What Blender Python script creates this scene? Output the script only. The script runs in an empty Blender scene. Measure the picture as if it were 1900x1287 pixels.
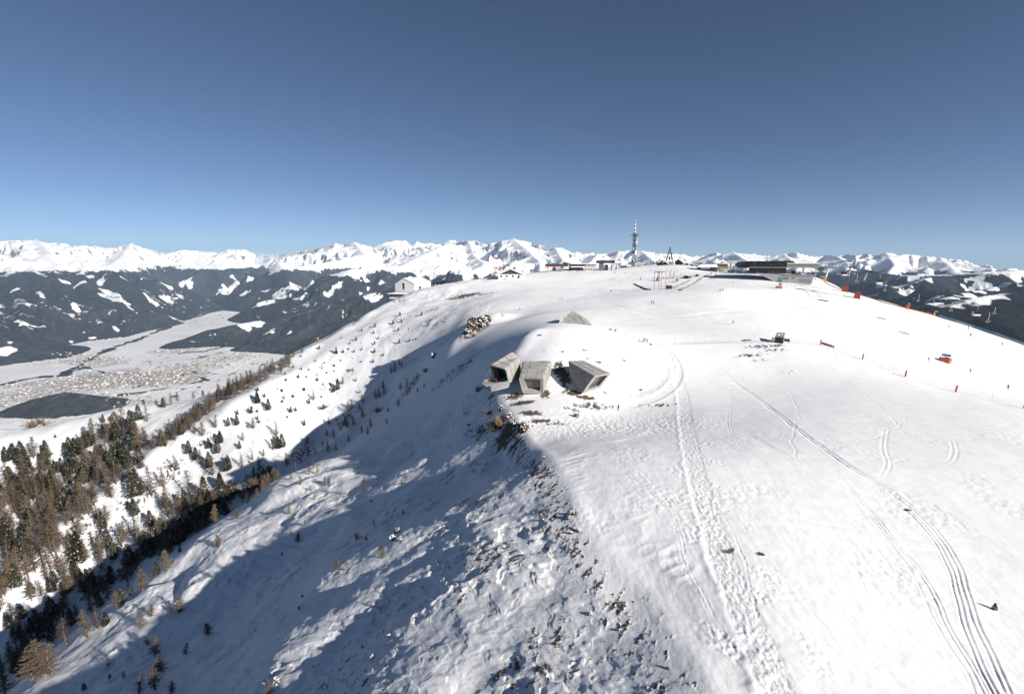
import bpy, bmesh, math, random
import numpy as np
from mathutils import Vector, Matrix

R = math.radians
sc = bpy.context.scene
col = sc.collection
random.seed(7)
rng = np.random.default_rng(7)

# ------------------------------------------------------------------ camera, sky, sun, exposure
F = 900.0                      # focal length in pixels of a 1900 x 1287 frame
YH = 482.0                     # row of the true horizon
PITCH = math.atan((643.5 - YH) / F)
cam = bpy.data.cameras.new('camera')
cam.sensor_width = 36.0
cam.lens = 36.0 * F / 1900.0
cam.clip_start = 0.5
cam.clip_end = 200000.0
cam_ob = bpy.data.objects.new('camera', cam)
col.objects.link(cam_ob)
cam_ob.location = (0, 0, 0)
cam_ob.rotation_euler = (R(90) - PITCH, 0, 0)
sc.camera = cam_ob

SUN_EL = R(24.5)
SUN_V = Vector((0.80, -0.60, 0)).normalized() * math.cos(SUN_EL) + Vector((0, 0, math.sin(SUN_EL)))
w = bpy.data.worlds.new('World')
sc.world = w
w.use_nodes = True
nt = w.node_tree
sky = nt.nodes.new('ShaderNodeTexSky')
sky.sky_type = 'NISHITA'
sky.sun_disc = False
sky.sun_elevation = SUN_EL
sky.sun_rotation = math.atan2(SUN_V.x, SUN_V.y)
sky.altitude = 2300
sky.air_density = 0.56
sky.dust_density = 0.3
sky.ozone_density = 2.2
nt.links.new(sky.outputs[0], nt.nodes['Background'].inputs[0])
nt.nodes['Background'].inputs[1].default_value = 0.05

sun = bpy.data.lights.new('sun', 'SUN')
sun.energy = 5.0
sun.angle = R(0.5)
sun.color = (1.0, 0.935, 0.85)
sun_ob = bpy.data.objects.new('sun', sun)
col.objects.link(sun_ob)
sun_ob.location = SUN_V * 200
sun_ob.rotation_euler = (-SUN_V).to_track_quat('-Z', 'Y').to_euler()

sc.view_settings.view_transform = 'Standard'
sc.view_settings.look = 'None'
sc.view_settings.gamma = 1.0
sc.view_settings.use_curve_mapping = False
sc.view_settings.exposure = 0.79
sc.cycles.max_bounces = 6
sc.cycles.diffuse_bounces = 3
sc.cycles.volume_bounces = 0

# ------------------------------------------------------------------ numeric helpers
SP, CP = math.sin(PITCH), math.cos(PITCH)

def ray(px, py):
    u = (px - 950.0) / F
    v = (643.5 - py) / F
    return np.array([u, CP + v * SP, -SP + v * CP])

def wpt(px, py, Y):
    d = ray(px, py)
    return d * (Y / d[1])

def sstep(a, b, x):
    t = np.clip((x - a) / (b - a), 0, 1)
    return t * t * (3 - 2 * t)

def _hash(ix, iy, seed):
    h = (ix.astype(np.int64) * 374761393 + iy.astype(np.int64) * 668265263 + seed * 1274126177) & 0xFFFFFFFF
    h = ((h ^ (h >> 13)) * 1274126177) & 0xFFFFFFFF
    h = h ^ (h >> 16)
    return (h & 0xFFFF).astype(np.float32) * (2 * math.pi / 65536.0)

def gnoise(x, y, seed=0):
    ix = np.floor(x); iy = np.floor(y)
    fx = (x - ix).astype(np.float32); fy = (y - iy).astype(np.float32)
    ux = fx * fx * fx * (fx * (fx * 6 - 15) + 10); uy = fy * fy * fy * (fy * (fy * 6 - 15) + 10)
    def g(dx, dy):
        a = _hash(ix + dx, iy + dy, seed)
        return np.cos(a) * (fx - dx) + np.sin(a) * (fy - dy)
    a = g(0, 0); b = g(1, 0); c = g(0, 1); d = g(1, 1)
    return (a + (b - a) * ux + (c - a) * uy + (a - b - c + d) * ux * uy) * 1.5

def fbm(x, y, octs=4, seed=0, gain=0.5):
    s = 0; a = 1.0
    for o in range(octs):
        s = s + a * gnoise(x * 2 ** o + 17.3 * o, y * 2 ** o - 9.1 * o, seed + o)
        a *= gain
    return s

def ridged(x, y, octs=4, seed=0, gain=0.5):
    s = 0; a = 1.0; wgt = 1.0
    for o in range(octs):
        n = 1 - np.abs(gnoise(x * 2 ** o + 3.7 * o, y * 2 ** o + 5.1 * o, seed + o)) * 1.6
        n = np.clip(n, 0, 1) ** 2
        s = s + a * n * wgt
        wgt = np.clip(n * 1.6, 0, 1)
        a *= gain
    return s

def seg_dist(X, Y, p, q):
    dx, dy = q[0] - p[0], q[1] - p[1]
    L = dx * dx + dy * dy + 1e-9
    t = np.clip(((X - p[0]) * dx + (Y - p[1]) * dy) / L, 0, 1)
    return np.hypot(X - p[0] - t * dx, Y - p[1] - t * dy), t

# ------------------------------------------------------------------ the far terrain: ridges and valleys
SKY_L = [(-250,468,21),(-120,452,21),(0,456,21),(17,456,21),(48,448,21),(66,444,21),(92,449,21),(123,458,21),(168,454,22),(196,459,22),
 (212,459,23),(243,450,23),(268,460,24),(308,470,27),(344,462,29),(377,466,29),(403,468,29),(425,461,29),(453,462,29),(475,471,29),
 (511,472,28),(562,465,26),(590,459,25),(623,450,24),(635,453,24),(655,448,24),(674,455,25),(690,458,25),(707,450,25),(730,445,25),(752,446,25),
 (763,452,25),(774,446,25),(786,451,25),(800,449,25),(811,453,25),(834,443,25),(847,448,25),(869,446,24),(883,446,24),(903,457,23),(922,461,22),
 (938,452,21),(952,442,21),(961,450,21),(972,456,21),(984,465,21),(997,467,22),(1014,463,22),(1030,459,22),(1047,461,22),(1064,467,22),(1089,468,22),
 (1110,470,22),(1131,469,22),(1148,465,21),(1169,465,21),(1190,465,20),(1203,467,20),(1228,470,21),(1254,471,22),(1265,470,22),(1283,475,22),
 (1311,473,22),(1331,467,21),(1342,473,21),(1359,467,21),(1370,470,21),(1384,470,21),(1399,469,21),(1416,472,21),(1438,474,21),(1453,470,21),
 (1480,468,20),(1495,472,20),(1513,475,20),(1534,473,20),(1554,475,19),(1572,470,19),(1590,473,18),(1608,470,18),(1622,473,17),(1644,468,16),
 (1668,472,16),(1701,476,16),(1728,474.5,16),(1745,478,16),(1779,483,15.5),(1812,491,15),(1838,501,15),(1880,520,15)]
SKY_R = [(1800,500,44),(1820,492,44),(1834,483,44),(1856,480,44),(1866,482,44),(1878,481,44),(1900,482,44),(1950,478,44),(2050,482,44)]
RIDGES = [
 (SKY_L, 0.42, 1.0), (SKY_R, 0.40, 1.0),
 ([(-300,470,12),(0,490,12.5),(100,491,12.8),(200,496,13.2),(245,507,13.5),(288,533,13.5),(316,563,13.6),(328,586,13.6)], 0.5, 0.8),
 ([(100,491,12.8),(112,556,9.9),(108,640,8.2)], 0.42, 0.6),
 ([(60,491,12.7),(78,556,9.5),(80,636,8.0)], 0.42, 0.6), ([(150,493,13),(166,556,10.3),(172,636,8.8)], 0.44, 0.6), ([(-60,490,12.3),(-30,556,9.0),(0,640,7.5)], 0.40, 0.6),
 ([(20,490,12.6),(40,560,9.2),(45,636,7.7)], 0.42, 0.6),
 ([(200,496,13.2),(225,556,10.8),(232,625,9.2)], 0.52, 0.6),
 ([(255,512,13.5),(270,560,12),(280,592,11)], 0.5, 0.6),
 ([(-200,590,7.5),(0,625,7.3),(60,640,7.3),(118,660,7.2)], 0.30, 0.4),
 ([(268,500,21),(300,497,20.5),(340,493,20.5),(420,489,20.5),(480,490,20.5)], 0.62, 0.8),
 ([(414,586,14.8),(448,548,15.5),(480,510,16),(518,484,16),(560,494,16.5),(640,480,18),(690,468,20)], 0.78, 0.7),
 ([(518,484,16),(540,530,14),(560,570,12.5)], 0.6, 0.5),
 ([(575,525,13),(600,512,13),(650,500,13),(700,495,13.5),(745,492,14),(800,493,14),(841,491,14),(866,510,14),(900,522,14)], 0.45, 0.6),
 ([(745,492,14),(790,470,18),(834,450,23)], 0.34, 0.8),
 ([(870,517,14),(925,494,13),(950,487,12.5),(990,488,12.5),(1030,498,12)], 0.30, 0.4),
 ([(425,654,7.7),(470,627,7.9),(520,603,8.2),(600,570,8.6),(680,545,8.8),(760,528,8.8),(860,517,9),(960,515,9)], 0.50, 0.4),
 ([(332,642,8.1),(350,625,8.3),(385,612,8.6),(440,601,8.9),(500,592,9.2),(560,585,9.6)], 0.34, 0.2),
 ([(-40,775,4.4),(0,762,4.45),(60,740,4.6),(120,727,4.7),(160,731,4.72)], 0.40, 0.15),
 ([(1644,468,16),(1660,490,13.5),(1640,520,11.5)], 0.36, 0.7),
 ([(1745,478,16),(1770,500,13),(1780,520,11)], 0.36, 0.7),
 ([(1554,475,19),(1575,490,15.5),(1560,515,12)], 0.38, 0.8),
 ([(1453,470,21),(1480,492,16),(1475,520,12)], 0.38, 0.8),
 ([(1359,467,21),(1390,485,17)], 0.38, 0.8),
 ([(1190,465,20),(1215,485,16)], 0.38, 0.8), ([(1110,470,22),(1090,492,16)], 0.38, 0.8),
 ([(952,442,21),(985,470,18),(1000,484,16)], 0.42, 0.8), ([(1030,459,22),(1045,484,16)], 0.42, 0.8),
 ([(655,448,24),(680,475,20)], 0.42, 0.8), ([(869,446,24),(880,475,20),(900,490,17)], 0.42, 0.8),
 ([(66,444,21),(90,470,17),(60,485,14)], 0.36, 0.6), ([(243,450,23),(225,475,18.5),(200,493,15)], 0.66, 0.6),
 ([(1600,570,7.6),(1640,549,8.2),(1700,521,8.5),(1750,509,9),(1800,507,9),(1845,503,9.5),(1900,501,9.5),(2050,495,9.5)], 0.30, 0.5),
 ([(1690,575,5.8),(1740,556,6),(1800,540,6.4),(1850,530,6.6)], 0.30, 0.4),
 ([(1720,580,4.2),(1800,553,4.4),(1860,544,4.5),(1900,540,4.6),(2050,528,4.8)], 0.36, 0.9),
]
R0_T = np.radians([-75, -46, -38, -22, -8, 0, 20, 28, 38, 46, 75])
R0_V = np.array([0, 0, 60, 250, 420, 560, 560, 430, 260, 170, 120.])

def h_far(X, Y):
    X = X.astype(np.float64); Y = Y.astype(np.float64)
    r = np.hypot(X, Y); th = np.arctan2(X, Y)
    floor = -1450 + 250 * sstep(-500, 4000, X) + 18 * fbm(X / 2600, Y / 2600, 2, 5) + 250 * sstep(17000, 30000, r)
    H = floor.copy()
    D = np.full(X.shape, 1e9)
    for pts, sl, nz in RIDGES:
        P = [wpt(a, b, c * 1000.0) for a, b, c in pts]
        reach = (max(p[2] for p in P) + 1500) / sl
        xs = [p[0] for p in P]; ys = [p[1] for p in P]
        sel = np.nonzero((X > min(xs) - reach) & (X < max(xs) + reach) & (Y > min(ys) - reach) & (Y < max(ys) + reach))
        if len(sel[0]) == 0: continue
        xs_, ys_ = X[sel], Y[sel]
        hb = np.full(xs_.shape, -1e9); db = np.full(xs_.shape, 1e9)
        for p, q in zip(P[:-1], P[1:]):
            d, t = seg_dist(xs_, ys_, p, q)
            zc = p[2] + (q[2] - p[2]) * t
            h = zc - sl * d if pts is not SKY_L else zc - 0.36 * d - 230 * (1 - np.exp(-d / 260)) + 40 * gnoise((p[0] + (q[0] - p[0]) * t) / 230, (p[1] + (q[1] - p[1]) * t) / 400, 301)
            m = h > hb
            hb = np.where(m, h, hb); db = np.where(m, d, db)
        # keep the crest line, roughen the flanks
        up = hb > H[sel]
        H[sel] = np.where(up, hb, H[sel]); D[sel] = np.where(up, db / max(nz, .3), D[sel])
    above = np.clip((H - floor) / 900.0, 0, 1)
    warpx = 500 * fbm(X / 2500, Y / 2500, 2, 31); warpy = 500 * fbm(X / 2500, Y / 2500, 2, 41)
    rd = ridged((X + warpx) / 1900, (Y + warpy) / 1900, 5, 11) - 0.85
    fine = fbm(X / 520, Y / 520, 3, 23, 0.55)
    k = sstep(0, 1300, D)
    high = sstep(-400, 200, H)
    add = above * k * rd * (360 + 330 * high) + above * fine * (26 + 130 * high * k)
    H = H + np.minimum(add, 0.16 * D + 3) 
    # the home mountain falls away on every side
    r0 = np.interp(th, R0_T, R0_V)
    kron = -0.45 * (r - r0) - 12 + 25 * fbm(X / 300, Y / 300, 3, 3) * sstep(700, 1500, r)
    kron = np.where(np.abs(th) > R(80), -0.4 * r, kron)
    return np.maximum(H, kron)

# ------------------------------------------------------------------ the near terrain: a spline through surveyed points
CTRL = [
 # plateau, front and right
 (1300,1287,33),(1600,1287,34),(1900,1287,35.5),(1900,1100,47.5),(1600,1100,46.3),(1350,1100,45),(1600,950,62.3),(1900,950,64),
 (1250,950,61),(1400,850,79),(1650,850,81),(1900,850,83),(1147,762,122),(1060,800,104),(1300,770,113),(1450,700,140),(1550,745,117),(1775,727,130),(1900,760,112),
 (1447,640,165),(1360,602,195),(1300,640,168),(1600,668,155),(1680,696,142),(1211,565,245),(1338,540,275),(1280,575,228),(1040,556,285),(1120,545,310),
 (1450,535,310),(1420,560,262),(1500,590,225),(1600,600,225),(1700,650,195),(1800,690,180),(1885,720,165),(1500,523,345),(1440,520,345),(1390,508,390),(1175,497,520),(1240,492,520),(1300,497,470),
 (1330,505,430),(1020,507,430),(1090,502,440),(1140,505,430),(1210,535,330),(1290,520,360),(940,518,400),(985,530,370),(930,550,320),
 (1530,522,370),(1580,547,300),(1660,565,290),(1740,588,275),(1820,612,255),(1900,640,235),(1761,612,245),(1850,650,215),
 # museum knoll
 (1000,735,129),(1090,732,128),(930,722,135),(1000,640,160),(1070,640,158),(1067,604,180),(1000,612,176),(1140,640,162),(1190,634,168),(1250,690,146),(1130,728,131),(1130,690,143),(1150,600,204),(1100,583,222),(1000,585,230),
 # ridge edge and the shaded flank
 (1180,1120,46),(1060,960,62),(1000,850,85),(950,770,114),
 (850,1287,39.8),(600,1287,48.5),(350,1287,63),(180,1287,76),(900,1100,52),(700,1000,82),(500,1100,86),(850,900,95),(750,850,135),(880,800,119),(300,1200,86),(620,930,124),(800,760,176),(900,760,130),
 (80,1250,94),(250,1090,120),(400,975,146),(520,895,164),(650,835,180),(760,765,198),
 # gully
 (860,660,210),(790,690,236),(700,742,256),(600,812,250),(480,890,225),(350,960,213),(250,1040,200),(100,1140,186),(0,1190,178),(-150,1250,170),
 # sunlit opposite spur
 (885,604,240),(930,600,245),(900,570,285),(840,580,300),(820,560,340),(860,532,380),(770,545,415),(720,566,395),(600,630,330),(540,667,310),(760,610,300),(700,655,290),(640,705,278),(560,765,262),
 (480,695,305),(230,752,315),(0,797,305),(-150,830,300),(400,765,272),(250,805,285),(100,852,272),(300,850,250),(500,800,250),(0,900,255),(150,930,235),(0,1000,225),(-100,1000,220),(0,1100,192),(400,860,240),
]
XYZ = [tuple(wpt(*c)) for c in CTRL]
XYZ += [(0, 10, -36), (15, 5, -33.5), (40, 0, -36), (-20, 10, -42), (0, -40, -38), (60, -30, -39), (-50, -20, -58), (120, -20, -44), (-100, 40, -85), (150, 60, -42), (-160, 100, -135),
        (330, 420, -130), (260, 480, -70), (380, 300, -150), (320, 180, -110), (300, 330, -90), (-380, 420, -260), (-250, 420, -190), (-120, 450, -75), (-60, 520, -50), (-450, 300, -280),
        (0, 640, -40), (150, 640, -25), (260, 620, -60), (60, 600, -14), (190, 560, -8)]
XYZ = np.array(XYZ)
TS = 100.0
def _tps_k(r2):
    return 0.5 * r2 * np.log(r2 + 1e-9)
_P = XYZ[:, :2] / TS
_n = len(_P)
_K = _tps_k(((_P[:, None, :] - _P[None]) ** 2).sum(-1)) + np.eye(_n) * 0.004
_A = np.zeros((_n + 3, _n + 3)); _A[:_n, :_n] = _K
_A[:_n, _n] = 1; _A[:_n, _n + 1:] = _P; _A[_n:, :_n] = _A[:_n, _n:].T
_W = np.linalg.solve(_A, np.concatenate([XYZ[:, 2], np.zeros(3)]))

def tps(X, Y):
    x = X.ravel() / TS; y = Y.ravel() / TS
    out = np.empty(x.shape)
    for i in range(0, len(x), 60000):
        a = x[i:i + 60000]; b = y[i:i + 60000]
        k = _tps_k((a[:, None] - _P[None, :, 0]) ** 2 + (b[:, None] - _P[None, :, 1]) ** 2)
        out[i:i + 60000] = k @ _W[:_n] + _W[_n] + _W[_n + 1] * a + _W[_n + 2] * b
    return out.reshape(X.shape)

# polar grid around the hill under the camera: fine where the picture looks
TH = np.concatenate([np.linspace(R(-180), R(-56), 50)[:-1], np.linspace(R(-56), R(56), 1150), np.linspace(R(56), R(180), 50)[1:]])
RR = np.concatenate([np.geomspace(1.5, 20, 20)[:-1], np.geomspace(20, 240, 820)[:-1], np.geomspace(240, 950, 300)])
T2, R2 = np.meshgrid(TH, RR)
GX = R2 * np.sin(T2); GY = R2 * np.cos(T2)

# coarse base, then up-sampled by evaluating the spline on every second ring/spoke
def base_height(X, Y):
    r = np.hypot(X, Y)
    b = tps(X, Y)
    f = h_far(X, Y)
    t = sstep(480, 900, r)
    return b * (1 - t) + f * t

def upsample(fn, X, Y, s=3):
    ri = np.unique(np.concatenate([np.arange(0, X.shape[0], s), [X.shape[0] - 1]]))
    ci = np.unique(np.concatenate([np.arange(0, X.shape[1], s), [X.shape[1] - 1]]))
    C = fn(X[np.ix_(ri, ci)], Y[np.ix_(ri, ci)])
    # separable linear interpolation in index space
    rows = np.arange(X.shape[0]); cols = np.arange(X.shape[1])
    k = np.clip(np.searchsorted(ri, rows, 'right') - 1, 0, len(ri) - 2)
    t = ((rows - ri[k]) / (ri[k + 1] - ri[k]))[:, None]
    M = C[k] * (1 - t) + C[k + 1] * t
    k = np.clip(np.searchsorted(ci, cols, 'right') - 1, 0, len(ci) - 2)
    t = ((cols - ci[k]) / (ci[k + 1] - ci[k]))[None]
    return M[:, k] * (1 - t) + M[:, k + 1] * t

BASE = upsample(base_height, GX, GY)
GZ = BASE.copy()

def polar_lookup(A, x, y):
    r = np.hypot(x, y); t = np.arctan2(x, y)
    i = np.clip(np.searchsorted(RR, r, 'right') - 1, 0, len(RR) - 2)
    j = np.clip(np.searchsorted(TH, t, 'right') - 1, 0, len(TH) - 2)
    a = np.clip((r - RR[i]) / (RR[i + 1] - RR[i]), 0, 1); b = np.clip((t - TH[j]) / (TH[j + 1] - TH[j]), 0, 1)
    return (A[i, j] * (1 - a) + A[i + 1, j] * a) * (1 - b) + (A[i, j + 1] * (1 - a) + A[i + 1, j + 1] * a) * b

def height(x, y):
    return float(polar_lookup(GZ, np.float64(x), np.float64(y)))

def ground(px, py, A=None, rmin=22.0):
    """first point of the ground along the sight line through a pixel of the photograph"""
    A = GZ if A is None else A
    d = ray(px, py)
    s = np.geomspace(rmin, 940, 2600) / np.hypot(d[0], d[1])
    g = polar_lookup(A, d[0] * s, d[1] * s)
    below = np.nonzero(d[2] * s <= g)[0]
    if len(below) == 0:
        k = int(np.argmin(d[2] * s - g))
    else:
        k = below[0]
    return Vector((d[0] * s[k], d[1] * s[k], g[k]))

def pline(pts, A):
    return [ground(x, y, A) for x, y in pts]


# ------------------------------------------------------------------ detail of the near ground
def poly_field(P, X, Y):
    """distance, signed side (+ = left of travel) and run length along a polyline"""
    bd = np.full(X.shape, 1e9); bs = np.zeros(X.shape); bl = np.zeros(X.shape); run = 0.0
    for p, q in zip(P[:-1], P[1:]):
        d, t = seg_dist(X, Y, p, q)
        L = math.hypot(q[0] - p[0], q[1] - p[1])
        m = d < bd
        cr = (q[0] - p[0]) * (Y - p[1]) - (q[1] - p[1]) * (X - p[0])
        bd = np.where(m, d, bd); bs = np.where(m, np.sign(cr), bs); bl = np.where(m, run + t * L, bl)
        run += L
    return bd, bs, bl

def smooth_line(P, n=6):
    """Catmull-Rom through points"""
    P = [np.array(p[:2]) for p in P]
    P = [2 * P[0] - P[1]] + P + [2 * P[-1] - P[-2]]
    out = []
    for i in range(1, len(P) - 2):
        for k in range(n):
            t = k / n
            a, b, c, d = P[i - 1:i + 3]
            out.append(0.5 * (2 * b + (c - a) * t + (2 * a - 5 * b + 4 * c - d) * t * t + (3 * b - a - 3 * c + d) * t ** 3))
    out.append(P[-2])
    return out

def local(P, pad):
    xs = [p[0] for p in P]; ys = [p[1] for p in P]
    return (GX > min(xs) - pad) & (GX < max(xs) + pad) & (GY > min(ys) - pad) & (GY < max(ys) + pad)

SOIL = np.zeros(GX.shape)      # bare earth, dry grass and rock showing through
ROUGH = np.zeros(GX.shape)     # wind-carved / trodden snow

near = GY > -60
# the break of slope along the ridge, from under the camera to the knoll
EDGE_PX = [(1330,1330),(1300,1287),(1240,1200),(1180,1115),(1110,1030),(1065,965),(1035,890),(1000,845),(965,800),(940,770),(925,735)]
EDGE = pline(EDGE_PX, BASE)
EDGE = [Vector((38, -60, 0)), Vector((26, 0, 0))] + EDGE + [ground(945, 690, BASE), ground(985, 625, BASE)]
EDGE_S = smooth_line(EDGE, 5)
ed, es, el = poly_field(EDGE_S, GX, GY)
SGN = ed * es                                     # + on the shaded side
fade = sstep(330, 200, np.hypot(GX, GY)) * (GY > -60) * sstep(el.max(), el.max() - 30, el)
FL = sstep(-1.5, 7, SGN) * fade                    # shaded flank
FL_ALL = sstep(-2, 6, SGN)
GZ -= (0.4 + 2.2 * sstep(70, 105, GY)) * sstep(0.0, 6.0, SGN) * np.exp(-np.clip(SGN, 0, 200) / 26) * fade
GZ += 0.35 * np.exp(-((SGN + 1.2) / 1.6) ** 2) * fade * (0.6 + 0.6 * gnoise(el / 9, el * 0, 77))

far_spur = sstep(140, 260, np.hypot(GX, GY))
plate = (1 - FL_ALL)
u1 = fbm(GX / 22, GY / 22, 3, 51)
GZ += FL * (0.85 * u1 + 0.16 * fbm(GX / 6.5, GY / 6.5, 3, 57)) + plate * 0.16 * u1 * sstep(30, 90, np.hypot(GX, GY))
# gullies and ribs running down the shaded flank
dirx, diry = -0.78, 0.62                           # down-slope
al = GX * dirx + GY * diry; ac = GX * diry - GY * dirx
GZ += FL * sstep(8, 40, SGN) * (2.2 * fbm(ac / 22 + 0.5 * gnoise(al / 20, ac / 20, 5), al / 80, 2, 61) + .22 * fbm(ac / 2.4 + .6 * u1, al / 16, 3, 63))
# crusted, wind-carved snow: oblique crests on the flank and small waves by the edge
wr = 1 - np.abs(gnoise(ac / 2.6 + 0.9 * gnoise(GX / 5, GY / 5, 8), al / 6.5, 65)) * 2
patch = sstep(-0.05, 0.5, fbm(GX / 17, GY / 17, 2, 69))
GZ += FL * patch * 0.12 * np.clip(wr, 0, 1) * sstep(220, 120, np.hypot(GX, GY))
# broken wind slab: stepped plates with sharp lips
sl1 = fbm(ac / 3.2 + .5 * u1, al / 5.0, 3, 165, .6)
GZ += FL * (0.35 + .65 * patch) * 0.20 * (np.clip((sl1 - .12) / .10, 0, 1) + .7 * np.clip((sl1 + .22) / .10, 0, 1)) * sstep(260, 120, np.hypot(GX, GY))
GZ += FL * 0.05 * fbm(ac / .8, al / 1.5, 2, 167) * sstep(160, 80, np.hypot(GX, GY))
ROUGH += FL * (0.35 + 0.65 * patch)
band = np.exp(-((SGN + 5.5) / 3.2) ** 2) * fade * sstep(105, 75, GY)
sl = SGN * 0.75 + el * 0.35
GZ += band * 0.17 * np.clip(1 - 2.2 * np.abs(gnoise(el / 2.6, SGN / 5.5 + el / 7, 71)), 0, 1) * sstep(0.0, .4, gnoise(el / 9, SGN / 9, 73) + .25)
GZ += plate * 0.018 * fbm(GX / .7, GY / 1.3, 2, 84) * sstep(110, 50, np.hypot(GX, GY)) + plate * 0.03 * fbm(GX / 2.6, GY / 4.1, 3, 81) * sstep(180, 60, np.hypot(GX, GY))
hum = sstep(0.1, 0.55, fbm(GX / 14, GY / 14, 2, 83)) * plate * sstep(150, 60, GY)
GZ += hum * 0.05 * fbm(GX / 0.9, GY / 0.9, 2, 87)
ROUGH += plate * (0.06 + 0.35 * hum)

# belt of heather, turf and stones where the wind keeps the edge clear of snow
tex = fbm((GX * .8 - GY * .6) / 1.0, (GX * .6 + GY * .8) / 2.0, 4, 91, 0.65)
tex2 = fbm(GX / 9, GY / 9, 2, 93)
belt = np.exp(-((SGN - 2.4) / 3.0) ** 2) * fade * sstep(15, 40, GY)
SOIL = np.maximum(SOIL, np.clip(belt * (0.44 + 0.20 * tex2) + 0.30 * tex, 0, 0.64) * (belt > 0.05))
wide = np.exp(-((SGN - 13) / 12) ** 2) * fade
SOIL = np.maximum(SOIL, np.clip(wide * sstep(0.0, 0.5, tex2) * 0.40 + 0.22 * tex, 0, .6) * (wide > 0.06))
lowbelt = np.exp(-(((SGN - 30) / 9) ** 2)) * sstep(75, 45, GY) * fade
SOIL = np.maximum(SOIL, np.clip(lowbelt * 0.34 + 0.24 * tex, 0, .6) * (lowbelt > .05))

def blot(px, py, rx, ry, amp, thr=0.36):
    """patch of bare ground of given half sizes in metres, broken by the turf texture"""
    g = ground(px, py, BASE)
    k = np.exp(-(((GX - g.x) / rx) ** 2 + ((GY - g.y) / ry) ** 2))
    m = k > 0.04
    SOIL[m] = np.maximum(SOIL[m], np.clip(k[m] * amp + thr * tex[m] * np.sqrt(k[m]), 0, 1))

for b in [(1038,690,2.0,5.5,.85),(1062,728,3.4,2.4,.8),(1048,700,2.4,6.5,.85),(1038,680,1.6,4,.8),(1086,738,3.6,1.5,.85),(970,748,4.0,2.0,.95),(984,766,3.6,2.2,.9),(1003,780,3.4,1.6,.75),(955,735,3.5,3,.7),(1030,785,5,1.8,.6),
          (1095,755,6,2.6,.62),(1115,752,6,2.2,.55),(1225,752,7,1.6,.5),(945,700,2.5,6,.8),(1012,730,2.2,5,.7),(1190,752,6,1.2,.35),(1120,727,3,1.0,.55),
          (1415,643,9,2.6,.55),(1440,650,8,2,.5),(1390,660,8,2.5,.5),(1410,668,6,2,.42),(1460,690,8,1.5,.32),(1310,650,6,3,.3),
          (1000,625,1.2,.9,.75),(1064,597,1.1,.8,.8),(1043,652,1.0,.8,.7),(1085,650,1.2,.8,.7),(1090,665,1,.7,.6),(1110,672,1.4,.9,.75),(1158,668,.9,.7,.85),(1186,658,1,.7,.6),(1052,610,.9,.6,.5),(1010,650,1.5,.8,.5),
          (868,548,16,7,.75),(840,552,10,5,.6),(800,575,9,5,.5),(740,560,10,6,.5),(745,590,9,6,.4),(905,545,12,6,.55),(930,555,10,5,.4),(820,600,10,10,.35),(790,560,7,4,.4),(885,610,9,10,.8),(870,622,8,8,.6),(935,593,9,3,.35),
          (960,575,10,3,.25),(1000,590,7,2,.3),(1020,600,7,2,.3),(760,610,16,10,.3),(700,640,14,10,.25),(740,660,14,9,.2),(660,660,15,8,.22),
          (1355,1022,.9,.7,.65),(1412,1028,.5,.35,.8),(1683,945,.6,.35,.8),(1845,1130,.7,.5,.4),(1260,935,1.2,2,.3),
          (760,720,10,12,.55),(830,700,12,10,.45),(860,680,10,12,.5),(780,800,9,12,.25),(900,785,5,8,.6),(940,800,4,6,.8),(960,820,3,5,.65),
          (480,900,9,12,.75),(390,960,9,12,.85),(330,1000,8,12,.85),(560,850,9,12,.6),(640,790,9,12,.5),(250,1045,8,10,.9),(180,1090,8,8,.8),(90,1150,8,8,.8),
          (320,870,14,10,.45),(250,930,12,10,.5),(160,980,10,9,.5),(380,820,12,9,.35)]:
    blot(*b)
GZ += 0.12 * SOIL * sstep(0.25, 0.7, SOIL) * (0.4 + tex) * sstep(240, 90, np.hypot(GX, GY))

# ribs in the sunlit spur and its rim
sp = sstep(190, 260, np.hypot(GX, GY)) * sstep(R(2), R(-8), T2)
GZ += sp * (1.6 * fbm(GX / 45, GY / 45, 3, 101) + 0.5 * fbm(GX / 9, GY / 9, 3, 103) * sstep(-.2, .5, u1))
SOIL = np.maximum(SOIL, sp * (0.20 + 0.20 * sstep(-.1, .5, tex2) + .10 * tex) * sstep(420, 380, np.hypot(GX, GY)))
def rib(pts, h, wd):
    global GZ
    P = smooth_line(pline(pts, BASE), 4)
    m = local(P, wd * 3)
    d, s, l = poly_field(P, GX[m], GY[m])
    GZ[m] += h * np.exp(-(d / wd) ** 2) * (0.8 + 0.4 * gnoise(l / 12, l * 0, 5))
rib([(930,592),(893,598),(868,620),(835,650),(790,675),(745,700)], 3.6, 6.5)
rib([(985,622),(950,660),(900,690)], 1.6, 5)
rib([(560,700),(470,740),(390,790),(330,820),(270,860),(180,930),(90,1010)], 4.0, 10)
rib([(720,566),(640,612),(540,668),(500,690)], 2.0, 7)
rib([(640,815),(560,860),(500,880)], 3.0, 6)
rib([(700,765),(640,800)], 2.0, 5)

# groomed pistes: faint cords and rolls on the far slopes
gp = sstep(190, 240, np.hypot(GX, GY)) * sstep(R(-4), R(3), T2)
GZ += gp * 0.5 * fbm(GX / 40, GY / 40, 2, 111)

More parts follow.
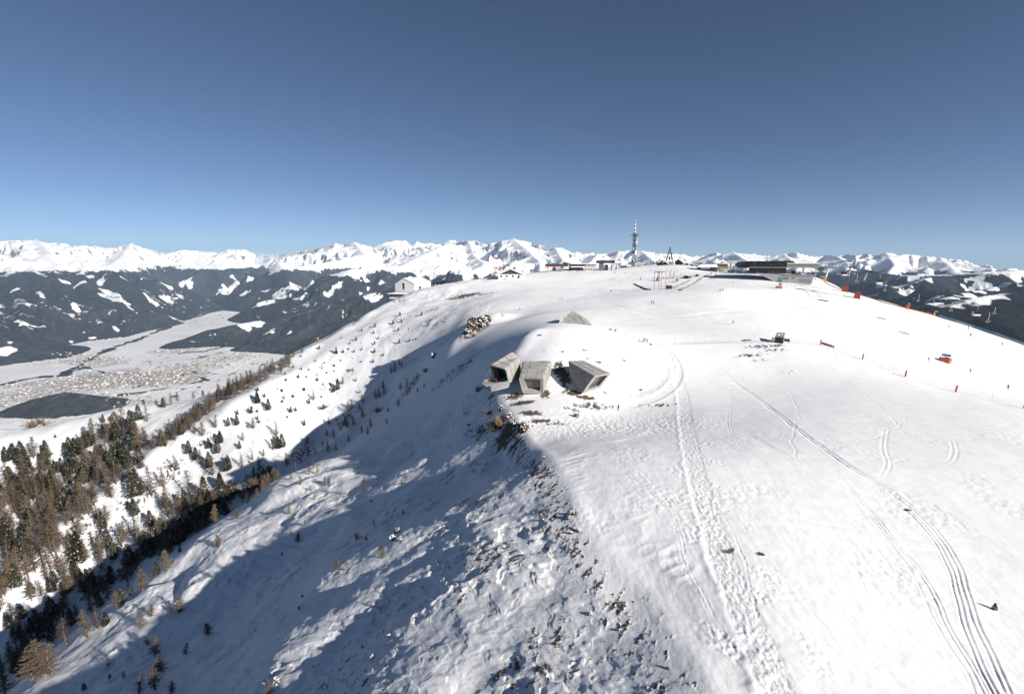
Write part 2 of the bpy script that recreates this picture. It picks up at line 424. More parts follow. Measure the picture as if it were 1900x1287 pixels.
# ---- tracks -----------------------------------------------------------------------------------------------
def groove(pts, width, depth, lift=0.4, offs=(0.0,), wob=0.0, pits=0.0, seed=0, out=.22):
    global GZ
    P = smooth_line(pline(pts, BASE), 6)
    m = local(P, 4)
    d, s, l = poly_field(P, GX[m], GY[m])
    sd = d * s + wob * gnoise(l / 5, l * 0, 121 + seed)
    dz = np.zeros(sd.shape)
    for o in offs:
        a = np.abs(sd - o) / width
        dz += -depth * np.exp(-a ** 4) + depth * lift * np.exp(-((a - 1.7) / 0.6) ** 2)
    if pits:
        dz *= np.clip(0.5 + 1.4 * gnoise(l / pits, s * d / 0.6, 131 + seed), 0, 1.2)
    tot = sum(math.hypot(q[0] - p[0], q[1] - p[1]) for p, q in zip(P[:-1], P[1:]))
    dz *= sstep(0, .22 * tot, l) * sstep(tot, tot * (1 - out), l) * (0.75 + 0.5 * gnoise(l / 7, l * 0, 171 + seed)) if tot > 1 else 1
    GZ[m] += dz
A_PX = [(1330,672),(1358,705),(1400,735),(1440,765),(1500,812),(1570,862),(1640,903),(1700,948),(1745,995),(1778,1050),(1795,1105),(1815,1165),(1845,1230),(1878,1300)]
A2_PX = [(1570,864),(1640,910),(1695,955),(1735,1003),(1762,1055),(1776,1105),(1792,1165),(1818,1230),(1852,1300)]
B_PX = [(1545,868),(1575,903),(1620,955),(1662,1008),(1700,1052),(1732,1102),(1752,1150),(1780,1200),(1812,1250),(1838,1300)]
B2_PX = [(1575,905),(1612,955),(1655,1012),(1690,1060),(1714,1105),(1732,1150),(1762,1200),(1795,1250),(1815,1300)]
for gi, gp_ in enumerate([[(1500,560),(1540,600),(1520,640),(1570,690),(1560,740)],[(1600,590),(1650,620),(1690,660),(1760,690)],[(1420,570),(1400,600),(1430,630)],[(1300,560),(1340,590),(1330,625),(1380,650)],[(1560,590),(1620,640),(1720,690),(1850,740)],[(1640,590),(1720,640),(1800,700)],[(1250,580),(1290,600),(1300,630)],[(1480,650),(1560,700),(1640,760),(1700,830)],[(1700,760),(1650,800),(1560,830)],[(1880,790),(1780,800),(1680,790)],[(1450,700),(1480,760),(1470,820),(1500,900)]]):
    groove(gp_, .2, .04, .5, (0,), .8, seed=40 + gi)
groove(A_PX, 0.12, 0.075, .5, (-.24, .24), .12, seed=1, out=.01)
groove(A_PX[:9], 0.30, 0.09, .3, (-.35, .35), .12, seed=1)
groove(A2_PX, 0.12, 0.07, .5, (-.2, .2), .12, seed=2, out=.01)
groove(B_PX, 0.11, 0.06, .5, (-.2, .2), .12, seed=3, out=.01)
groove(B2_PX, 0.1, 0.05, .5, (0,), .12, seed=4, out=.01)
groove([(1348,700),(1356,740),(1352,780),(1365,815),(1400,845),(1450,875),(1530,892),(1600,896)], .16, .035, .5, (-.3, .3))
groove([(1385,800),(1440,835),(1500,862),(1550,872)], .2, .06, .5, (-.3, .3))
groove([(1645,790),(1640,830),(1648,860),(1636,890)], .2, .04, .5, (-.35, .35))
groove([(1765,812),(1772,835),(1765,855),(1745,863)], .2, .04, .5, (-.35, .35))
groove([(1560,770),(1640,815),(1720,850),(1800,885),(1900,910)], .1, .04, .5, (0,))
groove([(1580,790),(1660,835),(1760,880),(1860,930)], .1, .03, .5, (0,))
groove([(1420,735),(1520,790),(1640,850),(1760,905),(1900,945)], .1, .03, .5, (0,))
groove([(1640,770),(1750,805),(1830,800),(1900,780)], .2, .04, .5, (-.35, .35))
groove([(1660,800),(1760,808),(1850,812),(1900,805)], .2, .04, .5, (-.35, .35))
groove([(1380,958),(1480,972),(1560,985),(1660,1005),(1780,1020),(1900,1040)], .30, -.05, .1, (-.35, .35), .1)
groove([(1110,835),(1160,880),(1225,920),(1255,975),(1270,1040),(1310,1120),(1345,1190),(1380,1287)], .13, .03, .5, (-.2, .2), .25, .7, 5)
groove([(1085,805),(1130,835),(1190,875),(1240,935),(1262,990)], .14, .03, .5, (0,), .3, .6, 6)
groove([(1060,820),(1120,822),(1180,810),(1240,790)], .25, .08, .5, (-.4, .4), .1)
groove([(1410,970),(1500,990),(1560,1015),(1640,1045),(1700,1090),(1780,1140),(1870,1180)], .13, .05, .5, (0,), .2, .6, 7)
groove([(1300,900),(1345,960),(1380,1040),(1395,1100),(1420,1190),(1460,1287)], .14, .05, .5, (0,), .3, .6, 8)
# the trodden path down the ridge
P_PX = [(1255,690),(1268,740),(1274,790),(1286,850),(1304,920),(1326,990),(1350,1060),(1378,1130),(1410,1200),(1452,1300)]
PP = smooth_line(pline(P_PX, BASE), 6)
m = local(PP, 6)
d, s, l = poly_field(PP, GX[m], GY[m])
sd = d * s + 0.25 * gnoise(l / 6, l * 0, 141)
inside = sstep(1.75, 1.2, np.abs(sd))
foot = fbm(GX[m] / 0.42, GY[m] / 0.60, 2, 143)
edge_w = 0.4 * gnoise(l / 2.5, l * 0, 151)
GZ[m] += inside * (-0.04 + 0.065 * foot) + (0.05 + .05 * gnoise(l / 8, l * 0, 153)) * np.exp(-((sd + 1.9 + edge_w) / 0.35) ** 2)
ROUGH[m] += inside * 0.8
around = sstep(7, 2, np.abs(sd)) * sstep(0.1, 0.5, fbm(GX[m] / 6, GY[m] / 6, 2, 145))
GZ[m] += around * (1 - inside) * 0.10 * fbm(GX[m] / .6, GY[m] / .6, 2, 147)
# trampled apron in front of the pods
g0 = ground(1130, 790, BASE)
k = np.exp(-(((GX - g0.x) / 26) ** 2 + ((GY - g0.y) / 11) ** 2))
GZ += k * 0.13 * fbm(GX / 1.0, GY / 1.0, 2, 149) * sstep(.15, .4, k)
ROUGH += k * .6
# the packed walk that circles the knoll
W_PX = [(1110,600),(1160,615),(1205,635),(1240,655),(1257,685),(1250,712),(1222,735),(1170,752)]
PW = smooth_line(pline(W_PX, BASE), 6)
m = local(PW, 8)
d, s, l = poly_field(PW, GX[m], GY[m])
GZ[m] += -0.10 * sstep(1.8, 1.0, d) + 0.05 * np.exp(-((d - 2.0) / .5) ** 2)
# pistes' edges and snow banks by the playground
groove([(1100,560),(1180,578),(1260,590),(1400,575)], 2.5, .12, .5)
groove([(870,585),(960,572),(1050,555),(1110,540)], 2.0, .12, .4)
ROUGH = np.clip(ROUGH, 0, 1)

# ------------------------------------------------------------------ materials
def mat(name):
    m = bpy.data.materials.new(name); m.use_nodes = True
    return m, m.node_tree.nodes, m.node_tree.links, m.node_tree.nodes['Principled BSDF']

def N(nodes, t, **kw):
    n = nodes.new(t)
    for k, v in kw.items():
        if k.startswith('i_'):
            n.inputs[int(k[2:]) if k[2:].isdigit() else k[2:]].default_value = v
        else:
            setattr(n, k, v)
    return n

def ramp(nodes, stops):
    r = nodes.new('ShaderNodeValToRGB')
    e = r.color_ramp.elements
    while len(e) < len(stops): e.new(0.5)
    for el_, (p, c) in zip(e, stops):
        el_.position = p; el_.color = (*c, 1) if len(c) == 3 else c
    return r

def simple(name, c, rough=0.6, metal=0.0, vary=0.12, scale=3.0, bump=0.0):
    """painted / cast / woven surface with a little tone variation"""
    m, n, l, b = mat(name)
    tc = N(n, 'ShaderNodeTexCoord')
    no = N(n, 'ShaderNodeTexNoise', i_Scale=scale, i_Detail=5.0)
    l.new(tc.outputs['Object'], no.inputs['Vector'])
    r = ramp(n, [(0.25, [x * (1 - vary) for x in c]), (0.75, [min(1, x * (1 + vary)) for x in c])])
    l.new(no.outputs['Fac'], r.inputs[0]); l.new(r.outputs[0], b.inputs['Base Color'])
    b.inputs['Roughness'].default_value = rough; b.inputs['Metallic'].default_value = metal
    if bump:
        bp = N(n, 'ShaderNodeBump', i_Strength=bump, i_Distance=0.05)
        l.new(no.outputs['Fac'], bp.inputs['Height']); l.new(bp.outputs[0], b.inputs['Normal'])
    return m

def snow_ground_mat():
    m, n, l, b = mat('wind_packed_snow')
    tc = N(n, 'ShaderNodeTexCoord')
    so = N(n, 'ShaderNodeAttribute', attribute_name='soil'); ro = N(n, 'ShaderNodeAttribute', attribute_name='rough')
    n1 = N(n, 'ShaderNodeTexNoise', i_Scale=2.4, i_Detail=7.0, i_Roughness=0.72)
    n2 = N(n, 'ShaderNodeTexNoise', i_Scale=0.55, i_Detail=4.0)
    n3 = N(n, 'ShaderNodeTexNoise', i_Scale=5.0, i_Detail=4.0)
    for k in (n1, n2, n3): l.new(tc.outputs['Object'], k.inputs['Vector'])
    a = N(n, 'ShaderNodeMath', operation='MULTIPLY_ADD', i_1=1.2, i_2=-0.60); l.new(n1.outputs['Fac'], a.inputs[0])
    s = N(n, 'ShaderNodeMath', operation='ADD'); l.new(so.outputs['Fac'], s.inputs[0]); l.new(a.outputs[0], s.inputs[1])
    mk = N(n, 'ShaderNodeMapRange', i_1=0.44, i_2=0.54); l.new(s.outputs[0], mk.inputs[0])
    soilc = ramp(n, [(0.3, (0.022, 0.019, 0.016)), (0.48, (0.075, 0.060, 0.046)), (0.6, (0.155, 0.125, 0.095)), (0.75, (0.26, 0.235, 0.205))])
    l.new(n3.outputs['Fac'], soilc.inputs[0])
    snowc = ramp(n, [(0.3, (0.70, 0.715, 0.74)), (0.7, (0.775, 0.785, 0.805))]); l.new(n2.outputs['Fac'], snowc.inputs[0])
    mx = N(n, 'ShaderNodeMix', data_type='RGBA')
    l.new(mk.outputs[0], mx.inputs[0]); l.new(snowc.outputs[0], mx.inputs[6]); l.new(soilc.outputs[0], mx.inputs[7])
    l.new(mx.outputs[2], b.inputs['Base Color'])
    b.inputs['Roughness'].default_value = 0.75
    b.inputs['Specular IOR Level'].default_value = 0.2
    h1 = N(n, 'ShaderNodeMath', operation='MULTIPLY', i_1=0.6); l.new(n1.outputs['Fac'], h1.inputs[0])
    h2 = N(n, 'ShaderNodeMath', operation='MULTIPLY_ADD', i_1=0.15); l.new(n3.outputs['Fac'], h2.inputs[0]); l.new(h1.outputs[0], h2.inputs[2])
    st = N(n, 'ShaderNodeMath', operation='MULTIPLY_ADD', i_1=0.6, i_2=0.16); l.new(ro.outputs['Fac'], st.inputs[0])
    bp = N(n, 'ShaderNodeBump', i_Distance=0.30)
    l.new(st.outputs[0], bp.inputs['Strength']); l.new(h2.outputs[0], bp.inputs['Height']); l.new(bp.outputs[0], b.inputs['Normal'])
    return m

def far_mat():
    m, n, l, b = mat('snow_forest_and_fields')
    tc = N(n, 'ShaderNodeTexCoord')
    fo = N(n, 'ShaderNodeAttribute', attribute_name='forest'); rk = N(n, 'ShaderNodeAttribute', attribute_name='rock'); tw = N(n, 'ShaderNodeAttribute', attribute_name='town')
    mp = N(n, 'ShaderNodeMapping'); mp.inputs['Scale'].default_value = (1, 1, 0.6); l.new(tc.outputs['Object'], mp.inputs['Vector'])
    n1 = N(n, 'ShaderNodeTexNoise', i_Scale=0.011, i_Detail=6.0, i_Roughness=0.7)
    n2 = N(n, 'ShaderNodeTexNoise', i_Scale=0.0016, i_Detail=4.0)
    n3 = N(n, 'ShaderNodeTexVoronoi', i_Scale=0.03)
    for k in (n1, n2, n3): l.new(mp.outputs[0], k.inputs['Vector'])
    def thresh(attr, amp, lo, hi, src):
        a = N(n, 'ShaderNodeMath', operation='MULTIPLY_ADD', i_1=amp, i_2=-amp / 2); l.new(src.outputs[0], a.inputs[0])
        s = N(n, 'ShaderNodeMath', operation='ADD'); l.new(attr.outputs['Fac'], s.inputs[0]); l.new(a.outputs[0], s.inputs[1])
        k = N(n, 'ShaderNodeMapRange', i_1=lo, i_2=hi); l.new(s.outputs[0], k.inputs[0]); return k
    kf = thresh(fo, 1.3, 0.42, 0.58, n1); kr = thresh(rk, 1.0, 0.50, 0.66, n1)
    snow = ramp(n, [(0.3, (0.72, 0.73, 0.75)), (0.7, (0.86, 0.86, 0.87))]); l.new(n2.outputs[0], snow.inputs[0])
    wood = ramp(n, [(0.30, (0.016, 0.020, 0.025)), (0.55, (0.036, 0.040, 0.045)), (0.75, (0.10, 0.10, 0.10))]); l.new(n1.outputs[0], wood.inputs[0])
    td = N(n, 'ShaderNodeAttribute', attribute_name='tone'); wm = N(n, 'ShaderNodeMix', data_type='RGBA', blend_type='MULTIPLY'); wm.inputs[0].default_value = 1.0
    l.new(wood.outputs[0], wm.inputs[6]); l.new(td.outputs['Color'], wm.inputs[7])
    rock = ramp(n, [(0.3, (0.07, 0.075, 0.085)), (0.7, (0.17, 0.17, 0.175))]); l.new(n1.outputs[0], rock.inputs[0])
    town = ramp(n, [(0.2, (0.14, 0.13, 0.125)), (0.5, (0.36, 0.345, 0.33)), (0.8, (0.62, 0.61, 0.60))]); l.new(n3.outputs['Distance'], town.inputs[0])
    def mixc(f, a, c):
        x = N(n, 'ShaderNodeMix', data_type='RGBA'); l.new(f, x.inputs[0]); l.new(a, x.inputs[6]); l.new(c, x.inputs[7]); return x.outputs[2]
    c = mixc(kr.outputs[0], snow.outputs[0], rock.outputs[0])
    c = mixc(tw.outputs['Fac'], c, town.outputs[0])
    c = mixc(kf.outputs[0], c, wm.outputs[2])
    l.new(c, b.inputs['Base Color'])
    b.inputs['Roughness'].default_value = 0.9; b.inputs['Specular IOR Level'].default_value = 0.1
    bp = N(n, 'ShaderNodeBump', i_Strength=0.8, i_Distance=45.0); l.new(n1.outputs[0], bp.inputs['Height']); l.new(bp.outputs[0], b.inputs['Normal'])
    return m


def grid_mesh(name, X, Y, Z, attrs, mat):
    n, m = X.shape
    me = bpy.data.meshes.new(name)
    idx = np.arange(n * m, dtype=np.int32).reshape(n, m)
    q = np.stack([idx[:-1, :-1], idx[:-1, 1:], idx[1:, 1:], idx[1:, :-1]], -1).reshape(-1, 4)
    q = q[:, ::-1]
    me.vertices.add(n * m)
    me.vertices.foreach_set('co', np.stack([X, Y, Z], -1).astype(np.float32).ravel())
    me.loops.add(q.size)
    me.loops.foreach_set('vertex_index', q.ravel().astype(np.int32))
    me.polygons.add(len(q))
    me.polygons.foreach_set('loop_start', np.arange(0, q.size, 4, dtype=np.int32))
    me.update()
    me.polygons.foreach_set('use_smooth', np.ones(len(q), dtype=bool))
    for k, a in attrs.items():
        at = me.attributes.new(k, 'FLOAT', 'POINT')
        at.data.foreach_set('value', a.astype(np.float32).ravel())
    me.materials.append(mat)
    ob = bpy.data.objects.new(name, me)
    col.objects.link(ob)
    return ob


# ------------------------------------------------------------------ ground under the camera and the hill top
ob = grid_mesh('snow_ground', GX, GY, GZ, {'soil': SOIL, 'rough': ROUGH}, snow_ground_mat())
ob['kind'] = 'structure'
ob['label'] = 'wind-packed snow ridge and ski slopes with bare turf showing through'

# ------------------------------------------------------------------ valley, forests and mountains
FT = np.linspace(R(-60), R(60), 1400); FR = np.geomspace(905, 52000, 1000)
f_t2, f_r2 = np.meshgrid(FT, FR)
FX = f_r2 * np.sin(f_t2); FY = f_r2 * np.cos(f_t2)
FZ = h_far(FX, FY)

def far_point(px, py):
    d = ray(px, py)
    s = np.geomspace(960, 50000, 3000) / math.hypot(d[0], d[1])
    th = math.atan2(d[0], d[1])
    j = int(np.clip(np.searchsorted(FT, th), 1, len(FT) - 1)); b = (th - FT[j - 1]) / (FT[j] - FT[j - 1])
    prof = FZ[:, j - 1] * (1 - b) + FZ[:, j] * b
    g = np.interp(s * math.hypot(d[0], d[1]), FR, prof)
    k = np.nonzero(d[2] * s <= g)[0]
    k = k[0] if len(k) else int(np.argmin(d[2] * s - g))
    return Vector((d[0] * s[k], d[1] * s[k], g[k]))

floor_ = -1450 + 250 * sstep(-500, 4000, FX)
n_a = fbm(FX / 900, FY / 900, 4, 201); n_b = fbm(FX / 2600, FY / 2600, 3, 203); n_c = fbm(FX / 260, FY / 260, 3, 205)
n_d = fbm(FX / 110, FY / 110, 2, 207)
gz_t = np.gradient(FZ, axis=1) / (f_r2 * (FT[1] - FT[0])); gz_r = np.gradient(FZ, axis=0) / np.gradient(f_r2, axis=0)
slope = np.hypot(gz_t, gz_r)
treeline = -330 + 130 * n_b + 70 * n_a + 160 * sstep(6000, 3000, np.hypot(FX, FY))
FOREST = sstep(70, -50, FZ - treeline - 40 * n_c)
onfloor = sstep(55, 25, FZ - floor_ + 14 * n_a) * sstep(0.14, 0.08, slope)
clear = sstep(0.52, 0.80, n_a * 0.8 + 0.35 * n_b + 0.35 * n_c)
FOREST *= (1 - clear * 0.95) * (1 - onfloor)
# meadows and avalanche tracks one can make out in the forest
for (px, py, rx, ry, rot) in [(140,501,260,120,0),(168,514,90,260,25),(188,525,110,500,35),(205,546,120,650,60),(225,556,120,500,65),(195,550,130,250,60),(30,537,160,120,0),(75,545,70,350,50),(140,570,70,300,50),(285,562,120,350,65),(310,556,200,200,0),(310,530,220,140,60),(215,610,60,160,50),
                              (345,520,420,330,20),(350,532,200,160,0),(430,530,430,380,20),(415,537,240,160,0),(455,545,250,150,0),(520,545,420,380,30),(545,528,260,200,10),(575,528,300,170,0),(560,548,300,220,40),(500,560,160,200,0),(610,548,200,130,20),(670,545,80,60,0),(690,550,260,80,0),(700,553,200,60,10),
                              (470,598,260,150,20),(455,602,200,140,0),(490,566,120,200,20),(660,513,180,200,60),(680,520,100,200,40),(805,512,200,70,30),(822,518,160,60,20),(870,500,200,350,0),(720,500,500,90,0),(690,497,300,110,0),(895,505,200,260,20),(760,522,120,160,0),
                              (1632,497,420,160,0),(1650,500,300,110,0),(1560,503,150,250,40),(1555,508,90,220,30),(1700,515,260,90,0),(1670,512,120,100,0),(1712,517,160,60,0),(1815,518,280,90,20),(1800,520,160,60,0),(1862,529,240,90,10),(1805,535,260,80,0),(1815,540,200,80,0),(1830,530,160,60,0),(1845,538,160,60,0),(1790,532,140,60,0),(1740,552,160,60,0),(1760,552,180,60,0),(1775,549,150,50,0),(1725,557,120,50,0),(1692,556,110,45,0),(1728,564,200,45,0),(1885,520,150,60,0)]:
    g = far_point(px, py); a = R(rot) * (1 if px < 950 else -1)
    dx, dy = FX - g.x, FY - g.y
    u_ = (dx * math.cos(a) + dy * math.sin(a)) / rx; v_ = (-dx * math.sin(a) + dy * math.cos(a)) / (ry * 1.5)
    u_, v_ = u_ / .62, v_ / .62
    k = np.exp(-(u_ * u_ + v_ * v_)) + (0.55 * n_c + .55 * n_d) * np.exp(-(u_ * u_ + v_ * v_) * .4)
    FOREST *= 1 - sstep(0.26, 0.62, k)
# hedges, river banks and copses on the valley floor
def far_line(pts, wd, amp=1.0):
    P = [far_point(*p) for p in pts]
    d, s, l = poly_field(P, FX, FY)
    FOREST[:] = np.maximum(FOREST, amp * sstep(wd * 1.4, wd * .7, d + 60 * n_c + 40 * n_a))
far_line([(0,715),(40,705),(70,700),(120,697),(140,683),(150,676),(175,662),(200,650),(225,640),(260,628),(300,612),(345,592),(380,583)], 45)
far_line([(130,676),(165,683),(190,690),(192,693)], 22, .8)
far_line([(360,690),(372,700),(385,706)], 30)
far_line([(230,732),(300,722),(370,708)], 35)
far_line([(335,655),(380,652),(420,640),(470,632)], 40)
far_line([(350,668),(430,650),(520,640)], 25, .8)
far_line([(380,583),(400,570),(415,560)], 40, .7)
far_line([(0,765),(60,745)], 30)
lines = np.abs(gnoise(FX / 330 + .4 * n_a, FY / 520, 211))
FOREST = np.maximum(FOREST, onfloor * sstep(0.03, 0.012, lines) * sstep(.1, .45, n_a) * .8)
dots = onfloor * sstep(0.35, 0.6, fbm(FX / 120, FY / 120, 2, 213)) * sstep(0.0, .4, n_b + .3 * n_a)
FOREST = np.maximum(FOREST, dots * .6)
FOREST *= np.clip(0.86 + .22 * sstep(1500, 4000, FX) + .20 * n_b + .22 * n_c + .10 * n_a, .45, 1)
ROCK = sstep(-300, 100, FZ) * np.clip(0.50 * sstep(0.5, 1.1, slope) + 0.26 * n_c + 0.12 * n_a, 0, 1)
TOWN = np.zeros(FX.shape)
TOWN_SPOTS = [(220,703,900,500,1.0),(290,703,600,420,1.0),(150,712,800,350,.9),(330,690,400,350,.7),(60,735,700,260,.7),(20,745,500,260,.6),(165,668,420,330,.8),(190,675,300,330,.7),(130,660,300,200,.6),(320,652,420,200,.7),(350,680,500,250,.7),(400,668,420,220,.6),(440,660,400,200,.5),(345,650,250,180,.6),(365,575,300,300,.5),(235,745,260,150,.7),(205,735,300,200,.5),(350,600,200,200,.4),(1640,545,300,300,.3)]
TOWN_G = []
for px, py, rx, ry, amp in TOWN_SPOTS:
    g = far_point(px, py); TOWN_G.append((g, rx, ry, amp))
    k = np.exp(-(((FX - g.x) / rx) ** 2 + ((FY - g.y) / ry) ** 2))
    TOWN = np.maximum(TOWN, amp * sstep(.25, .6, k + .25 * n_c))
TOWN *= sstep(120, 60, FZ - floor_)
ob = grid_mesh('mountains', FX, FY, FZ, {'forest': FOREST, 'rock': ROCK, 'tone': np.clip(1 - .82 * sstep(500, 3500, FX) + .30 * n_c + .25 * n_b, .16, 1.4), 'town': np.maximum(TOWN * 0.9, onfloor * (.20 + .12 * n_a))}, far_mat())  # tone darkens the right-hand woods: slope shade put into the colour, plus denser spruce
ob['kind'] = 'structure'
ob['label'] = 'snowy alpine ranges with forested flanks around a broad white valley'


# ------------------------------------------------------------------ object helpers
FWD = Vector((0, CP, -SP))
def mpp(P):
    """metres per photograph pixel at a point"""
    return Vector(P).dot(FWD) / F

def V(px, py, Y):
    return Vector(wpt(px, py, Y))

def at(px, Y):
    """ground below the sight column px at depth Y"""
    x = ray(px, 520)[0] / ray(px, 520)[1] * Y
    return Vector((x, Y, height(x, Y)))

def az(P):
    return math.atan2(P[0], P[1])

class MB:
    def __init__(self): self.bm = bmesh.new()
    def face(self, pts):
        try: self.bm.faces.new([self.bm.verts.new(p) for p in pts])
        except ValueError: pass
        return self
    def box(self, c, s, rz=0.0, rx=0.0, ry=0.0):
        M = Matrix.Translation(c) @ Matrix.Rotation(rz, 4, 'Z') @ Matrix.Rotation(rx, 4, 'X') @ Matrix.Rotation(ry, 4, 'Y') @ Matrix.Diagonal((*s, 1))
        bmesh.ops.create_cube(self.bm, size=1.0, matrix=M); return self
    def hexa(self, a, b):
        """solid between two matching rings"""
        n = len(a)
        va = [self.bm.verts.new(p) for p in a]; vb = [self.bm.verts.new(p) for p in b]
        self.bm.faces.new(va[::-1]); self.bm.faces.new(vb)
        for i in range(n): self.bm.faces.new([va[i], va[(i + 1) % n], vb[(i + 1) % n], vb[i]])
        return self
    def loft(self, a, b):
        n = len(a)
        va = [self.bm.verts.new(p) for p in a]; vb = [self.bm.verts.new(p) for p in b]
        for i in range(n): self.bm.faces.new([va[i], va[(i + 1) % n], vb[(i + 1) % n], vb[i]])
        return self
    def tube(self, pts, r, n=6, r2=None, cap=True):
        pts = [Vector(p) for p in pts]; rings = []
        for i, p in enumerate(pts):
            d = (pts[min(i + 1, len(pts) - 1)] - pts[max(i - 1, 0)]).normalized()
            a = d.orthogonal().normalized(); b = d.cross(a)
            k = r if r2 is None else r + (r2 - r) * i / (len(pts) - 1)
            rings.append([self.bm.verts.new(p + (a * math.cos(t) + b * math.sin(t)) * k) for t in [2 * math.pi * j / n for j in range(n)]])
        for A, B in zip(rings[:-1], rings[1:]):
            for j in range(n): self.bm.faces.new([A[j], A[(j + 1) % n], B[(j + 1) % n], B[j]])
        if cap and n > 2:
            self.bm.faces.new(rings[0][::-1]); self.bm.faces.new(rings[-1])
        return self
    def prism(self, poly, y0, y1):
        """outline in x,z pushed along y"""
        return self.hexa([(x, y0, z) for x, z in poly], [(x, y1, z) for x, z in poly])
    def ball(self, c, r, sub=1, s=(1, 1, 1)):
        bmesh.ops.create_icosphere(self.bm, subdivisions=sub, radius=r, matrix=Matrix.Translation(c) @ Matrix.Diagonal((*s, 1))); return self
    def build(self, name, m, parent=None, smooth=False):
        bmesh.ops.recalc_face_normals(self.bm, faces=self.bm.faces)
        me = bpy.data.meshes.new(name); self.bm.to_mesh(me); self.bm.free()
        if smooth: me.polygons.foreach_set('use_smooth', np.ones(len(me.polygons), dtype=bool))
        for k in (m if isinstance(m, (list, tuple)) else [m]): me.materials.append(k)
        o = bpy.data.objects.new(name, me); col.objects.link(o)
        if parent is not None: o.parent = parent
        return o

def tag(o, label, cat, group=None):
    o['label'] = label; o['category'] = cat
    if group: o['group'] = group
    return o

def thing(name, label, cat, loc, rz=0.0, group=None):
    o = bpy.data.objects.new(name, None); o.empty_display_size = 1
    col.objects.link(o); o.location = loc; o.rotation_euler = (0, 0, rz)
    return tag(o, label, cat, group)

def copy_tree(o, parent=None):
    c = o.copy(); col.objects.link(c); c.parent = parent
    for ch in list(o.children): copy_tree(ch, c)
    return c

M_ = {}
def paint(name, c, **k):
    if name not in M_: M_[name] = simple(name, c, **k)
    return M_[name]
WHITE = paint('white_render', (.80, .79, .77), rough=.8)
SNOWM = paint('roof_snow', (.84, .85, .865), rough=.8, vary=.03)
DARKM = paint('dark_metal', (.035, .037, .042), rough=.5)
BLACKG = paint('black_glass', (.015, .02, .03), rough=.12, vary=.3, scale=.25)
GREYM = paint('grey_metal', (.30, .31, .32), rough=.45)
LGREY = paint('light_concrete', (.42, .42, .41), rough=.85)
WOODM = paint('weathered_wood', (.20, .155, .11), rough=.85, vary=.25)
DWOOD = paint('dark_timber', (.055, .038, .027), rough=.8, vary=.25)
REDM = paint('red_padding', (.42, .085, .05), rough=.6, vary=.2)
ORANGE = paint('orange_plastic', (.70, .16, .05), rough=.55)
YELLOW = paint('yellow_paint', (.58, .37, .09), rough=.5)
BLUEM = paint('blue_paint', (.03, .09, .26), rough=.5)
LBLUE = paint('blue_net', (.22, .36, .46), rough=.7, vary=.25, scale=.8)
REDP = paint('red_paint', (.50, .06, .05), rough=.5)
GREENM = paint('dark_green_boards', (.035, .055, .042), rough=.75, vary=.2)
WINM = paint('window_glass', (.03, .035, .045), rough=.1)
PALE = paint('pale_letters', (.72, .70, .68), rough=.6)
TAN = paint('sand_plaster', (.48, .42, .33), rough=.85)
CABLE = paint('steel_cable', (.10, .10, .11), rough=.5)

def concrete_mat():
    m, n, l, b = mat('board_marked_concrete')
    tc = N(n, 'ShaderNodeTexCoord')
    n1 = N(n, 'ShaderNodeTexNoise', i_Scale=.55, i_Detail=6.0, i_Roughness=.65); n2 = N(n, 'ShaderNodeTexNoise', i_Scale=6.0, i_Detail=4.0)
    for k in (n1, n2): l.new(tc.outputs['Object'], k.inputs['Vector'])
    r1 = ramp(n, [(.3, (.19, .185, .175)), (.52, (.285, .278, .262)), (.75, (.37, .36, .335))]); l.new(n1.outputs[0], r1.inputs[0])
    # streaks of grime and specks of snow lying on upward faces
    geo = N(n, 'ShaderNodeNewGeometry'); sx = N(n, 'ShaderNodeSeparateXYZ'); l.new(geo.outputs['Normal'], sx.inputs[0])
    mr = N(n, 'ShaderNodeMapRange', i_1=.55, i_2=.8); l.new(sx.outputs['Z'], mr.inputs[0])
    n3 = N(n, 'ShaderNodeTexNoise', i_Scale=1.3, i_Detail=3.0); l.new(tc.outputs['Object'], n3.inputs['Vector'])
    mr2 = N(n, 'ShaderNodeMapRange', i_1=.66, i_2=.70); l.new(n3.outputs[0], mr2.inputs[0])
    mu = N(n, 'ShaderNodeMath', operation='MULTIPLY'); l.new(mr.outputs[0], mu.inputs[0]); l.new(mr2.outputs[0], mu.inputs[1])
    mx = N(n, 'ShaderNodeMix', data_type='RGBA'); l.new(mu.outputs[0], mx.inputs[0]); l.new(r1.outputs[0], mx.inputs[6]); mx.inputs[7].default_value = (.8, .81, .83, 1)
    l.new(mx.outputs[2], b.inputs['Base Color']); b.inputs['Roughness'].default_value = .8
    bp = N(n, 'ShaderNodeBump', i_Strength=.25, i_Distance=.05); l.new(n2.outputs[0], bp.inputs['Height']); l.new(bp.outputs[0], b.inputs['Normal'])
    return m
CONC = concrete_mat()

